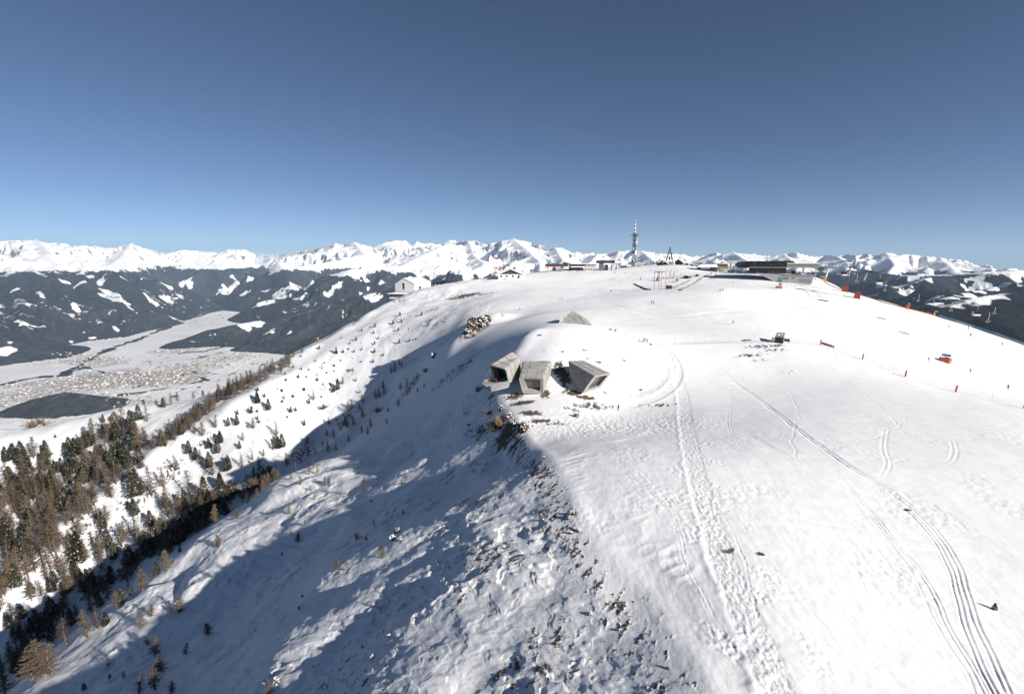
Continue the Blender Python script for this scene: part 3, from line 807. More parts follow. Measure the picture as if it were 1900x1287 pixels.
def rock_mat():
    m, n, l, b = mat('lichened_rock_with_snow')
    tc = N(n, 'ShaderNodeTexCoord')
    n1 = N(n, 'ShaderNodeTexNoise', i_Scale=1.2, i_Detail=7.0, i_Roughness=.7); l.new(tc.outputs['Object'], n1.inputs['Vector'])
    r1 = ramp(n, [(.3, (.012, .011, .010)), (.5, (.045, .038, .029)), (.72, (.15, .125, .095))]); l.new(n1.outputs[0], r1.inputs[0])
    geo = N(n, 'ShaderNodeNewGeometry'); sx = N(n, 'ShaderNodeSeparateXYZ'); l.new(geo.outputs['Normal'], sx.inputs[0])
    ad = N(n, 'ShaderNodeMath', operation='MULTIPLY_ADD', i_1=.9); l.new(n1.outputs[0], ad.inputs[0]); l.new(sx.outputs['Z'], ad.inputs[2])
    mr = N(n, 'ShaderNodeMapRange', i_1=1.08, i_2=1.16); l.new(ad.outputs[0], mr.inputs[0])
    mx = N(n, 'ShaderNodeMix', data_type='RGBA'); l.new(mr.outputs[0], mx.inputs[0]); l.new(r1.outputs[0], mx.inputs[6]); mx.inputs[7].default_value = (.83, .84, .86, 1)
    l.new(mx.outputs[2], b.inputs['Base Color']); b.inputs['Roughness'].default_value = .9
    bp = N(n, 'ShaderNodeBump', i_Strength=.6, i_Distance=.15); l.new(n1.outputs[0], bp.inputs['Height']); l.new(bp.outputs[0], b.inputs['Normal'])
    return m
ROCKM = rock_mat()

# ------------------------------------------------------------------ the concrete pods dug into the knoll
def rounded(ring, k=0.12):
    """each corner of a ring replaced by four points of a soft curve"""
    out = []; n = len(ring)
    for i in range(n):
        a, b, c = Vector(ring[i - 1]), Vector(ring[i]), Vector(ring[(i + 1) % n])
        p = b.lerp(a, k); q = b.lerp(c, k)
        for t in (0, .33, .67, 1):
            out.append(p.lerp(b, t).lerp(b.lerp(q, t), t))
    return out

def pod(label, front, back, inner, pane_back, rnd=.12):
    base = V(*front[2]).lerp(V(*front[3]), .5)
    t = thing('viewing_pod', label, 'concrete pod', base, 0, 'concrete viewing pods in the snow knoll')
    f = [V(*p) - base for p in front]; bk = [V(*p) - base for p in back]; inn = [V(*p) - base for p in inner]
    into = (sum(bk, Vector()) / 4 - sum(f, Vector()) / 4).normalized() * pane_back
    fo, bo, io = rounded(f, rnd), rounded(bk, rnd), rounded(inn, .10)
    deep = [p + into for p in io]
    m = MB(); m.loft(fo, bo); m.loft(io, fo); m.loft(deep, io); m.face(bo)
    m.build('shell', CONC, t)
    g = MB(); g.face([p + into * .97 for p in io]); g.build('window_pane', PODGL, t)
    fr = MB(); cen = sum(deep, Vector()) / len(deep)
    fr.loft([p + into * -.06 for p in io and deep], [p.lerp(cen, .05) + into * -.06 for p in deep]); fr.build('window_frame', DARKM, t)
    # formwork joints: thin dark seams proud of the shell
    j = MB()
    def seam(p, q, w=.06):
        j.tube([p, q], w, 4)
    for s in (.33, .66):
        ring = [a.lerp(b, s) for a, b in zip(fo, bo)]
        cc = sum(ring, Vector()) / len(ring)
        for a, b in zip(ring, ring[1:] + ring[:1]): seam(a + (a - cc).normalized() * .008, b + (b - cc).normalized() * .008)
    for e in (0.3, .68):
        a = f[0].lerp(f[1], e); b = bk[0].lerp(bk[1], e); seam(a + Vector((0, 0, .01)), b + Vector((0, 0, .01)))
    j.build('formwork_joint', DARKC, t)
    return t
DARKC = paint('dark_joint_mortar', (.09, .085, .08), rough=.9)
PODGL = paint('dark_pod_glass', (.07, .075, .075), rough=.04, vary=.35, scale=.5)
pod('grey concrete viewing pod with one wide dark window, between its two neighbours',
    [(962, 700, 127), (1008.5, 701.5, 127), (1008, 731, 129.5), (970, 729.5, 129.5)],
    [(968.5, 670, 138.5), (1023.5, 669, 138.5), (1022, 700, 140), (970, 705, 140)],
    [(971, 703, 127.3), (1003, 703.5, 127.3), (1002, 725, 129.2), (978, 722, 129.2)], .8)
pod('angular concrete pod jutting right, its bluish window turned sideways',
    [(1103, 697, 126.5), (1134, 692, 131.5), (1114, 719, 132), (1079, 730.5, 127.5)],
    [(1054.5, 669.5, 137.5), (1084, 668.5, 141), (1100, 700, 141), (1062, 724, 136)],
    [(1106, 699.5, 127.2), (1128, 695.5, 130.7), (1111, 716, 131.2), (1089, 723.5, 128.2)], .9, .06)
# left pod with the open mouth and the balcony
base = V(925, 722, 127)
t = thing('viewing_pod', 'open concrete pod with a cantilevered balcony hanging over the shaded slope', 'concrete pod', base, 0, 'concrete viewing pods in the snow knoll')
ring_f = [V(907.2, 676, 127) - base, V(938.5, 684.5, 124.8) - base, V(945, 712, 126) - base, V(916, 706, 129) - base]
ring_b = [V(948.5, 651.3, 141) - base, V(964.5, 664, 139.5) - base, V(968, 704, 139) - base, V(935, 696, 142) - base]
fo, bo = rounded(ring_f, .14), rounded(ring_b, .14)
cen = sum(fo, Vector()) / len(fo); inn = [p.lerp(cen, .16) for p in fo]; into = (sum(bo, Vector()) / len(bo) - cen).normalized()
deep = [p + into * 4.5 for p in inn]
m = MB(); m.loft(fo, bo); m.loft(inn, fo); m.loft(deep, inn); m.face(bo); m.build('shell', CONC, t)
g = MB(); g.face(deep); g.build('window_pane', PODGL, t)
fl = [V(894.5, 713.5, 126.5) - base, V(911, 721.5, 122.8) - base, V(946, 712.5, 125) - base, V(940, 699, 131) - base, V(915, 703, 131) - base]
dn = Vector((0, 0, -1.0)); cf = sum(fl, Vector()) / 5
m = MB(); m.hexa([p.lerp(cf, .12) + dn for p in fl], fl); m.build('balcony', CONC, t)
m = MB()
for a, b in ((4, 0), (0, 1), (1, 2)):
    pa, pb = fl[a].lerp(cf, .06), fl[b].lerp(cf, .06)
    d = Vector((0, 0, 1.05)); nrm = (pb - pa).cross(d).normalized() * .03
    m.hexa([pa - nrm, pb - nrm, pb - nrm + d, pa - nrm + d], [pa + nrm, pb + nrm, pb + nrm + d, pa + nrm + d])
def glass_mat():
    m_, n, l, b = mat('clear_railing_glass')
    b.inputs['Base Color'].default_value = (.75, .85, .85, 1); b.inputs['Roughness'].default_value = .04
    b.inputs['Transmission Weight'].default_value = .85; b.inputs['IOR'].default_value = 1.3
    no = N(n, 'ShaderNodeTexNoise', i_Scale=2.0); mr = N(n, 'ShaderNodeMapRange', i_3=.03, i_4=.15); l.new(no.outputs[0], mr.inputs[0]); l.new(mr.outputs[0], b.inputs['Roughness'])
    return m_
RAILG = glass_mat()
m.build('glass_railing', RAILG, t)
m = MB(); m.box((0, 0, 0), (.01, .01, .01)); m.bm.clear()
for a, b in zip(fl[:1], fl[1:2]): m.tube([a.lerp(cf, .06) + Vector((0, 0, 1.08)), b.lerp(cf, .06) + Vector((0, 0, 1.08))], .03, 5)
m.build('handrail', GREYM, t)
j = MB()
for s in (.3, .6):
    ring = [a.lerp(b, s) for a, b in zip(fo, bo)]
    for a, b in zip(ring, ring[1:] + ring[:1]): j.tube([a, b], .06, 4)
j.build('formwork_joint', DARKC, t)
# the upper end of the museum behind the crest
base = V(1066, 600, 188)
t = thing('entrance_wedge', 'low concrete wedge rising behind the crest of the snow knoll', 'concrete wedge', base)
Fq = [V(1036, 602, 187), V(1039, 593.5, 187), V(1061, 576.5, 190), V(1084, 589.5, 187), V(1097, 603, 184), V(1096, 612, 184)]
Bq = [V(1046, 600, 197), V(1048, 594, 197), V(1066, 578, 198), V(1087, 590, 195), V(1099, 602, 192), V(1099, 610, 192)]
m = MB(); m.hexa([p - base for p in Fq], [p - base for p in Bq]); m.build('shell', CONC, t)
j = MB()
for a, b, c, d in ((1, 4, .5, .5), (2, 3, .5, .5)):
    pass
off = Vector((0, -.04, .02))
for s in (.35, .68):
    j.tube([Fq[1].lerp(Fq[2], s) - base + off, Fq[1].lerp(Fq[4], s) - base + off], .05, 4)
j.tube([Fq[2].lerp(Fq[3], .5) - base + off, Fq[1].lerp(Fq[4], .8) - base + off], .05, 4)
j.build('formwork_joint', DARKC, t)

# ------------------------------------------------------------------ people
def skin_body(joints, edges, radii):
    me = bpy.data.meshes.new('tmp'); me.from_pydata(joints, edges, [])
    o = bpy.data.objects.new('tmp', me); col.objects.link(o)
    sk = o.modifiers.new('s', 'SKIN'); sb = o.modifiers.new('d', 'SUBSURF'); sb.levels = 1; sb.render_levels = 1
    for v, r in zip(me.skin_vertices[0].data, radii): v.radius = (r, r * .85)
    me.skin_vertices[0].data[0].use_root = True
    dg = bpy.context.evaluated_depsgraph_get(); dg.update()
    res = bpy.data.meshes.new_from_object(o.evaluated_get(dg))
    bpy.data.objects.remove(o)
    res.polygons.foreach_set('use_smooth', np.ones(len(res.polygons), dtype=bool))
    return res

def body_mesh(pose):
    # x right, y facing, z up; 1.75 m tall
    lean, step, arm, knee = {'stand': (0, .05, .15, 0), 'walk': (.06, .30, .30, .06), 'ski': (.28, .10, .45, .24)}[pose]
    hip = .93 - knee * .55
    J = [(0, -lean * .2, hip)]; E = []; Rr = [.15]
    def add(p, par, r):
        J.append(p); Rr.append(r); E.append((par, len(J) - 1)); return len(J) - 1
    w_ = add((0, lean * .15, hip + .20), 0, .14); c = add((0, lean * .65, hip + .42), w_, .17); nk = add((0, lean * .95, hip + .57), c, .065)
    h1 = add((0, lean * 1.1, hip + .66), nk, .085); h2 = add((0, lean * 1.15 + .01, hip + .76), h1, .10); add((0, lean * 1.15, hip + .83), h2, .06)
    for s in (-1, 1):
        st = step * s
        a = add((s * .10, -.02, hip - .07), 0, .105); k = add((s * .12, st * .55 + knee * .9, hip * .52), a, .075); an = add((s * .13, st * .5 - knee * .1 - (.10 if st < 0 else 0), .11), k, .06)
        add((s * .14, st * .5 - knee * .1 + .16, .05), an, .055)
        sh = add((s * .21, lean * .75, hip + .46), c, .075); el_ = add((s * .30, lean * .7 - .04 - st * .4, hip + .20), sh, .058); wr_ = add((s * .30, lean * .8 + arm * .75 - st * .5, hip + .02 + arm * .35), el_, .045)
        add((s * .29, lean * .8 + arm * .75 + .07 - st * .5, hip - .03 + arm * .35), wr_, .045)
    me = skin_body(J, E, Rr)
    z = np.array([p.center.z for p in me.polygons]); y = np.array([p.center.y for p in me.polygons]); x = np.abs(np.array([p.center.x for p in me.polygons]))
    mi = np.where(z > hip + .585, 2, np.where((z > hip - .02) | ((x > .23) & (z > hip - .12)), 0, 1)); mi = np.where(z < .13, 3, mi)
    me.polygons.foreach_set('material_index', mi.astype(np.int32))
    return me
BODY = {k: body_mesh(k) for k in ('stand', 'walk', 'ski')}
HEADZ = {'stand': (0, .0, 1.70), 'walk': (0, .065, 1.68), 'ski': (0, .32, 1.555)}
SKIN = paint('face_skin', (.45, .28, .20), rough=.6); BOOT = paint('ski_boot_black', (.03, .03, .035), rough=.5)
CLOTH = {k: paint('cloth_' + k, c, rough=.85) for k, c in dict(red=(.27, .025, .03), black=(.02, .02, .024), navy=(.025, .04, .10), blue=(.04, .12, .35), orange=(.6, .16, .03), white=(.7, .7, .7),
         grey=(.16, .16, .17), green=(.06, .16, .05), yellow=(.6, .42, .05), teal=(.03, .2, .24), brown=(.14, .08, .045), pink=(.5, .12, .2)).items()}
hm_ = MB(); hm_.ball((0, 0, 0), .135, 2, (1, 1.12, .95)); HELM = hm_.build('helmet', BOOT, None, True); hm_mesh = HELM.data; bpy.data.objects.remove(HELM)
sk_ = MB(); sk_.box((0, .05, .02), (.075, 1.6, .02)); sk_.box((0, .90, .05), (.07, .16, .015), rx=.5); o_ = sk_.build('ski', BOOT); sk_mesh = o_.data; bpy.data.objects.remove(o_)
po_ = MB(); po_.tube([(0, 0, 0), (0, .12, 1.05)], .012, 5); o_ = po_.build('ski_pole', DARKM); po_mesh = o_.data; bpy.data.objects.remove(o_)

def person(P, jacket, trousers, pose, label, rz=0.0, helmet='black', group=None, skis=None, scale=1.0, sink=0.0):
    me = BODY[pose].copy(); me.materials.clear()
    for k in (CLOTH[jacket], CLOTH[trousers], SKIN, BOOT): me.materials.append(k)
    o = bpy.data.objects.new('person', me); col.objects.link(o)
    o.location = (P[0], P[1], P[2] - sink); o.rotation_euler = (0, 0, rz); o.scale = (scale,) * 3
    tag(o, label, 'person', group)
    def child(name, mesh, loc, m, rot=(0, 0, 0)):
        c = bpy.data.objects.new(name, mesh); col.objects.link(c); c.parent = o; c.location = loc; c.rotation_euler = rot
        c.material_slots[0].link = 'OBJECT'; c.material_slots[0].material = m
    child('helmet', hm_mesh, HEADZ[pose], CLOTH[helmet])
    if skis is None: skis = pose == 'ski'
    if skis:
        for s in (-1, 1):
            child('ski', sk_mesh, (s * .14, .02, 0), CLOTH['grey'])
            child('ski_pole', po_mesh, (s * .36, .18 if pose == 'ski' else .1, .0), DARKM, (0, s * .08, 0))
    return o
PEOPLE = [
 (1147, 762, 'red', 'black', 'stand', 'person in a red jacket and black trousers standing before the concrete pods', 2.2, 'black'),
 (1360, 602, 'red', 'black', 'stand', 'lone person in a dark red jacket on the wide empty piste beyond the green hut', .5, 'grey'),
 (1336, 541, 'black', 'black', 'walk', 'shorter of two people in black walking on the piste left of the snow gun', 2.8, 'black'),
 (1341, 540, 'black', 'navy', 'walk', 'taller of two people in black walking on the piste left of the snow gun', 2.7, 'black'),
 (1209, 564, 'navy', 'black', 'walk', 'left walker of the dark pair below the playground', 2.9, 'black'),
 (1213, 565, 'black', 'black', 'walk', 'right walker of the dark pair below the playground', 2.9, 'brown'),
 (1039, 557, 'green', 'brown', 'stand', 'person in dull green standing on the piste behind the concrete wedge', 1.0, 'black'),
 (1043, 556, 'brown', 'grey', 'stand', 'small figure in brown beside the person in dull green', 2.0, 'grey'),
 (965, 575, 'red', 'grey', 'ski', 'skier in red gliding along the track left of the concrete wedge', 1.6, 'black'),
 (1327, 514, 'orange', 'brown', 'stand', 'small person in reddish brown by the dark pair above the boardwalk', 0.4, 'brown'),
 (1328, 512, 'black', 'black', 'walk', 'taller person in black just above the boardwalk', 0.4, 'black'),
 (1318, 510, 'black', 'black', 'stand', 'left one of two people in black huddled above the boardwalk', 1.4, 'black'),
 (1320, 509, 'black', 'grey', 'stand', 'right one of two people in black huddled above the boardwalk', 3.4, 'black'),
 (1336, 507, 'black', 'black', 'stand', 'person in black in front of the flat-roofed restaurant', .3, 'brown'),
 (1342, 508, 'navy', 'black', 'stand', 'person in navy standing between the restaurant and the glass station', .3, 'black'),
 (1346, 508, 'black', 'navy', 'walk', 'person in black walking towards the glass station', 4.3, 'black'),
 (1353, 508, 'red', 'black', 'stand', 'person in red jacket near the foot of the white flagpole', 2.2, 'white'),
 (1359, 507, 'orange', 'navy', 'stand', 'person in orange jacket near the glass station terrace', 1.1, 'black'),
 (1364, 507, 'white', 'black', 'stand', 'person in a white jacket near the glass station terrace', 5.1, 'black'),
 (1376, 508, 'blue', 'black', 'stand', 'person in blue jacket at the corner of the glass station', 1.8, 'grey'),
 (1513, 521, 'red', 'navy', 'walk', 'person in red walking past the grey station base by the slope edge', 1.6, 'black'),
 (1551, 524, 'red', 'red', 'stand', 'tiny person all in red on the slope rim left of the first pylon', .6, 'red'),
 (1723, 670, 'red', 'navy', 'ski', 'skier in red and navy left of the red crash mat', 1.9, 'red'),
 (1767, 682, 'white', 'grey', 'ski', 'skier in pale grey right in front of the red crash mat', 1.9, 'white'),
 (1800, 691, 'navy', 'navy', 'ski', 'skier in dark blue with legs apart right of the red crash mat', 2.2, 'black'),
 (1870, 722, 'black', 'black', 'ski', 'skier in black near the right end of the red net fence', 2.0, 'black'),
 (1761, 608, 'yellow', 'grey', 'ski', 'skier in mustard jacket leaning on the far right slope', 1.5, 'black'),
 (1797, 611, 'teal', 'grey', 'ski', 'skier in teal crouching close to the blue rim net', 1.6, 'grey'),
 (1801, 624, 'navy', 'brown', 'ski', 'skier in navy and brown below the one in teal', 1.6, 'orange'),
 (1746, 587, 'green', 'brown', 'stand', 'person in green beside the start of the blue rim net', 1.3, 'black'),
 (1855, 623, 'brown', 'grey', 'stand', 'person in brown standing against the blue rim net', 1.3, 'grey'),
 (1860, 641, 'grey', 'white', 'ski', 'pale grey skier low on the far right slope', 1.6, 'grey'),
 (1712, 577, 'green', 'grey', 'stand', 'person in green next to the orange snow-gun mat', 1.3, 'black'),
 (1134, 520, 'red', 'grey', 'stand', 'person in red, leftmost of the trio on the piste below the tower', 1.0, 'white'),
 (1137, 519, 'black', 'black', 'stand', 'person in black, middle of the trio on the piste below the tower', 1.0, 'grey'),
 (1141, 520, 'navy', 'grey', 'stand', 'person in navy, rightmost of the trio on the piste below the tower', 1.0, 'black'),
 (1139, 507, 'red', 'brown', 'ski', 'skier in red of a close pair below the dark flat-roofed station', 2.0, 'black'),
 (1141.5, 506.5, 'brown', 'black', 'ski', 'skier in brown of a close pair below the dark flat-roofed station', 2.0, 'red'),
 (1160, 509, 'red', 'black', 'stand', 'single person in red straight below the telecom tower', 1.0, 'black'),
 (1152, 522, 'green', 'black', 'stand', 'person in green and black left of the snow mound', 1.0, 'black'),
 (1168.5, 516.5, 'navy', 'black', 'stand', 'person in navy standing on the snow mound', 1.0, 'navy'),
 (1199, 504, 'white', 'grey', 'ski', 'pale skier on the rise left of the bell tower', 1.0, 'grey'),
 (1207, 504, 'grey', 'black', 'ski', 'grey skier on the rise below the bell tower', 1.0, 'black'),
 (1238.5, 502, 'red', 'black', 'ski', 'skier in red between bell tower and playground', 1.0, 'black'),
 (1245.5, 502, 'grey', 'navy', 'stand', 'person in grey between bell tower and playground', 1.0, 'white'),
 (1256, 504, 'blue', 'grey', 'ski', 'skier in blue right of the playground tepees', 1.0, 'white'),
 (1263, 512, 'brown', 'black', 'stand', 'person in brown standing by the playground rope bridge', 1.0, 'black'),
 (1270, 500, 'red', 'black', 'stand', 'person in red jacket on the snow before the chalet terraces', 1.0, 'black'),
 (1279, 503, 'navy', 'black', 'stand', 'person in navy at the tip of the terrace shadow', 1.0, 'black'),
 (1211.5, 519, 'black', 'brown', 'stand', 'person in black beside the wooden portal frame', 1.0, 'black'),
]
for px, py, j_, tr, pose, lab, rz, he in PEOPLE:
    P = ground(px, py)
    person(P, j_, tr, pose, lab, rz, he, 'people out on the snow', skis=(pose == 'ski'))
person(V(906, 712, 126) + Vector((0, 0, -.02)), 'red', 'black', 'stand', 'person in a bright red jacket on the balcony of the left pod', .6, 'red', 'people out on the snow')
person(V(920.5, 709, 127.6), 'red', 'black', 'stand', 'second person in red, deeper in the mouth of the left pod', 1.6, 'black', 'people out on the snow')


# ------------------------------------------------------------------ trees
def crown_mat(name, stops, snow=0.0):
    m, n, l, b = mat(name)
    tc = N(n, 'ShaderNodeTexCoord')
    n1 = N(n, 'ShaderNodeTexNoise', i_Scale=1.5, i_Detail=3.0); l.new(tc.outputs['Object'], n1.inputs['Vector'])
    oi = N(n, 'ShaderNodeObjectInfo'); ad = N(n, 'ShaderNodeMath', operation='MULTIPLY_ADD', i_1=.22, i_2=-.11); l.new(oi.outputs['Random'], ad.inputs[0])
    a2 = N(n, 'ShaderNodeMath', operation='ADD'); l.new(n1.outputs[0], a2.inputs[0]); l.new(ad.outputs[0], a2.inputs[1])
    r = ramp(n, stops); l.new(a2.outputs[0], r.inputs[0])
    l.new(r.outputs[0], b.inputs['Base Color']); b.inputs['Roughness'].default_value = .9; b.inputs['Specular IOR Level'].default_value = .1
    return m
LARCHM = crown_mat('bare_larch_twigs', [(.3, (.062, .047, .035)), (.5, (.115, .088, .064)), (.7, (.18, .14, .10))])
PINEM = crown_mat('pine_needles', [(.3, (.016, .018, .010)), (.5, (.036, .037, .021)), (.7, (.07, .066, .038))])
BARKM = paint('grey_brown_bark', (.13, .105, .085), rough=.95)
SNOWC = paint('snow_on_needles', (.80, .82, .85), rough=.9, vary=.03)
SHRUBM = crown_mat('dry_alpine_shrub', [(.3, (.10, .065, .035)), (.6, (.24, .165, .10))])

def larch_proto(seed):
    r_ = random.Random(seed); H = 10.0
    tr = MB(); top = Vector((r_.uniform(-.25, .25), r_.uniform(-.25, .25), H)); mid = Vector((r_.uniform(-.2, .2), r_.uniform(-.2, .2), H * .5))
    tr.tube([(0, 0, -.8), mid * .5 , mid, mid.lerp(top, .5), top], .17, 6, .02)
    cr = MB(); bm = cr.bm
    nb = 130
    for i in range(nb):
        t = (i + r_.random()) / nb; z = H * (.10 + .90 * t); a = r_.uniform(0, 6.283)
        env = (1 - t) ** .75 * min(1, .45 + t * 3.2)
        L = (.25 + 2.15 * env) * r_.uniform(.55, 1.15)
        k = z / H; o = (mid * (k / .5) if k < .5 else mid.lerp(top, (k - .5) / .5)); o = Vector((o.x, o.y, z))
        d = Vector((math.cos(a), math.sin(a), r_.uniform(-.22, .30)))
        tip = o + d * L + Vector((0, 0, .10 * L)); sd = Vector((-math.sin(a), math.cos(a), 0)) * .05
        cr.face([o - sd, o + sd, tip]); cr.face([o - Vector((0, 0, .035)), o + Vector((0, 0, .035)), tip])
        for j in range(int(9 * L) + 3):
            s = r_.uniform(.18, 1.0); p = o.lerp(tip, s)
            e = Vector((r_.gauss(0, 1), r_.gauss(0, 1), r_.gauss(-.15, .8))).normalized() + d * .5
            e.normalize(); q = p + e * r_.uniform(.18, .52) * (1.1 - .5 * s)
            w_ = e.orthogonal().normalized() * r_.uniform(.035, .07)
            cr.face([p - w_, p + w_, q])
    return tr, cr

def pine_proto(seed):
    r_ = random.Random(seed); H = 10.0
    tr = MB(); tr.tube([(0, 0, -.8), (r_.uniform(-.1, .1), 0, H * .5), (0, 0, H * .93)], .19, 6, .03)
    cr = MB(); bm = cr.bm
    n = 1500; wob = [r_.uniform(.75, 1.15) for _ in range(9)]
    for i in range(n):
        t = r_.random() ** 1.25; a = r_.uniform(0, 6.283)
        env = (1 - t) ** .72 * min(1, .55 + t * 4) * (2.15 + .25 * math.sin(t * 38 + 2 * math.sin(a)))
        lobe = wob[int(a / 6.284 * 9)]
        rad = env * lobe * (r_.random() ** .42)
        p = Vector((math.cos(a) * rad, math.sin(a) * rad, H * (.05 + .95 * t) - .16 * rad))
        out = Vector((math.cos(a), math.sin(a), r_.uniform(-.5, .55))).normalized()
        sd = Vector((r_.gauss(0, 1), r_.gauss(0, 1), r_.gauss(0, 1))).cross(out)
        if sd.length < .01: continue
        sd.normalize(); L = r_.uniform(.22, .50); w_ = r_.uniform(.07, .17)
        cr.face([p - sd * w_ - out * L * .4, p + sd * w_ - out * L * .4, p + out * L])
        if r_.random() < .035 and rad > env * .5:
            q = p + Vector((0, 0, .10)) + out * .1
            f0 = len(bm.faces); ssd = Vector((-out.y, out.x, 0)) * .15
            cr.face([q - ssd, q + ssd, q + Vector((out.x, out.y, -.2)) * .32]); bm.faces.ensure_lookup_table(); bm.faces[-1].material_index = 1
    return tr, cr

def shrub_proto(seed):
    r_ = random.Random(seed); tr = MB(); cr = MB()
    for i in range(16):
        a = r_.uniform(0, 6.283); e = Vector((math.cos(a) * r_.uniform(.2, 1), math.sin(a) * r_.uniform(.2, 1), r_.uniform(.5, 1.1)))
        tr.tube([(0, 0, -.1), e * .5 + Vector((0, 0, .05)), e], .02, 4, .006)
        for j in range(22):
            p = e * r_.uniform(.3, 1.05); q = p + Vector((r_.gauss(0, .16), r_.gauss(0, .16), r_.gauss(.06, .14))); w_ = (q - p).orthogonal().normalized() * .022
            cr.face([p - w_, p + w_, q])
    return tr, cr

PROTO = {}
def proto(kind, maker, crown_m, n, part='crown'):
    L = []
    for i in range(n):
        tr, cr = maker(100 + i * 7 + len(kind))
        a = tr.build('trunk', BARKM); b = cr.build(part, crown_m)
        L.append((a.data, b.data)); bpy.data.objects.remove(a); bpy.data.objects.remove(b)
    PROTO[kind] = L
proto('larch_tree', larch_proto, LARCHM, 5)
proto('pine_tree', pine_proto, [PINEM, SNOWC], 5)
proto('shrub', shrub_proto, SHRUBM, 3)
proto('dwarf_pine', pine_proto, [PINEM, SNOWC], 2)

TREE_N = [0]
QUEUE = []
def tree(*a):
    QUEUE.append(a)
def plant(kind, px, py, hpx, label, group, wide=1.0, lean=0.0, mass=None):
    P = ground(px, py)
    h = hpx * mpp(P); TREE_N[0] += 1; i = TREE_N[0]
    mt, mc = PROTO[kind][i % len(PROTO[kind])]
    r_ = random.Random(i * 13)
    unit = 1.0 if kind == 'shrub' else 10.0
    s = h / unit
    if mass is not None:
        Mx = Matrix.Translation(P) @ Matrix.Rotation(r_.uniform(0, 6.28), 4, 'Z') @ Matrix.Diagonal((s * wide * 1.35, s * wide * 1.35, s, 1)); mass.append((Mx, mt, mc)); return
    o = bpy.data.objects.new(kind, None); col.objects.link(o); o.empty_display_size = .5
    o.location = P; o.rotation_euler = (lean * r_.uniform(-1, 1), lean * r_.uniform(-1, 1), r_.uniform(0, 6.28)); o.scale = (s * wide * 1.35 * r_.uniform(.85, 1.15), s * wide * 1.35 * r_.uniform(.85, 1.15), s)
    tag(o, label, {'larch_tree': 'larch', 'pine_tree': 'pine', 'dwarf_pine': 'dwarf pine', 'shrub': 'shrub'}[kind], group)
    for nm, me in (('trunk', mt), ('crown', mc)):
        c = bpy.data.objects.new(nm, me); col.objects.link(c); c.parent = o
    return o

def in_poly(x, y, poly):
    c = False; n = len(poly)
    for i in range(n):
        x0, y0 = poly[i - 1]; x1, y1 = poly[i]
        if (y0 > y) != (y1 > y) and x < (x1 - x0) * (y - y0) / (y1 - y0) + x0: c = not c
    return c

def scatter(poly, n, mind, seed):
    r_ = random.Random(seed); xs = [p[0] for p in poly]; ys = [p[1] for p in poly]; out = []
    for _ in range(n * 60):
        if len(out) >= n: break
        x, y = r_.uniform(min(xs), max(xs)), r_.uniform(min(ys), max(ys))
        if in_poly(x, y, poly) and all((x - a) ** 2 + (1.4 * (y - b)) ** 2 > mind * mind for a, b in out): out.append((x, y))
    return sorted(out)

G_WOOD, G_ROW, G_SUN, G_SHADE, G_RIM, G_FLANK = 'larches and pines of the dense left wood', 'larches along the rib above the wood', 'scattered trees on the sunlit slope', 'trees in the shaded gully', 'trees along the rim of the foreground slope', 'small larches on the shaded foreground slope'
rt = random.Random(5)
# the dense wood
for x, y in scatter([(-8, 905), (45, 868), (120, 862), (160, 830), (180, 800), (235, 790), (262, 800), (282, 838), (245, 890), (205, 928), (160, 962), (118, 1005), (70, 1068), (-8, 1120)], 175, 8.0, 11):
    dark = rt.random() < (.50 if y < 905 - .25 * x + 30 else .26)
    sz = rt.uniform(29, 46) * (1 + (y - 900) / 900)
    if dark: tree('pine_tree', x, y, sz * .92, 'dark green pine standing in the dense brown wood on the left slope', G_WOOD, 1.0)
    else: tree('larch_tree', x, y, sz, 'bare brown larch packed into the dense wood on the left slope', G_WOOD, 1.15)
for x, y in scatter([(285, 832), (325, 800), (372, 762), (405, 735), (440, 716), (480, 700), (500, 686), (548, 660), (535, 688), (490, 708), (445, 735), (405, 760), (370, 785), (330, 815), (295, 838)], 82, 5.5, 12):
    k = .75 + .35 * (548 - x) / 260
    tree('larch_tree', x, y, rt.uniform(20, 31) * k, 'bare brown larch in the long row climbing the rib towards the white gallery', G_ROW, 1.15)
for i, (x, y) in enumerate([(405, 745), (312, 815), (338, 806), (425, 733), (298, 826)]):
    tree('pine_tree', x, y, 24, 'pine %s of five going up among the row of larches' % ['four', 'two', 'three', 'five', 'one'][i], G_ROW)
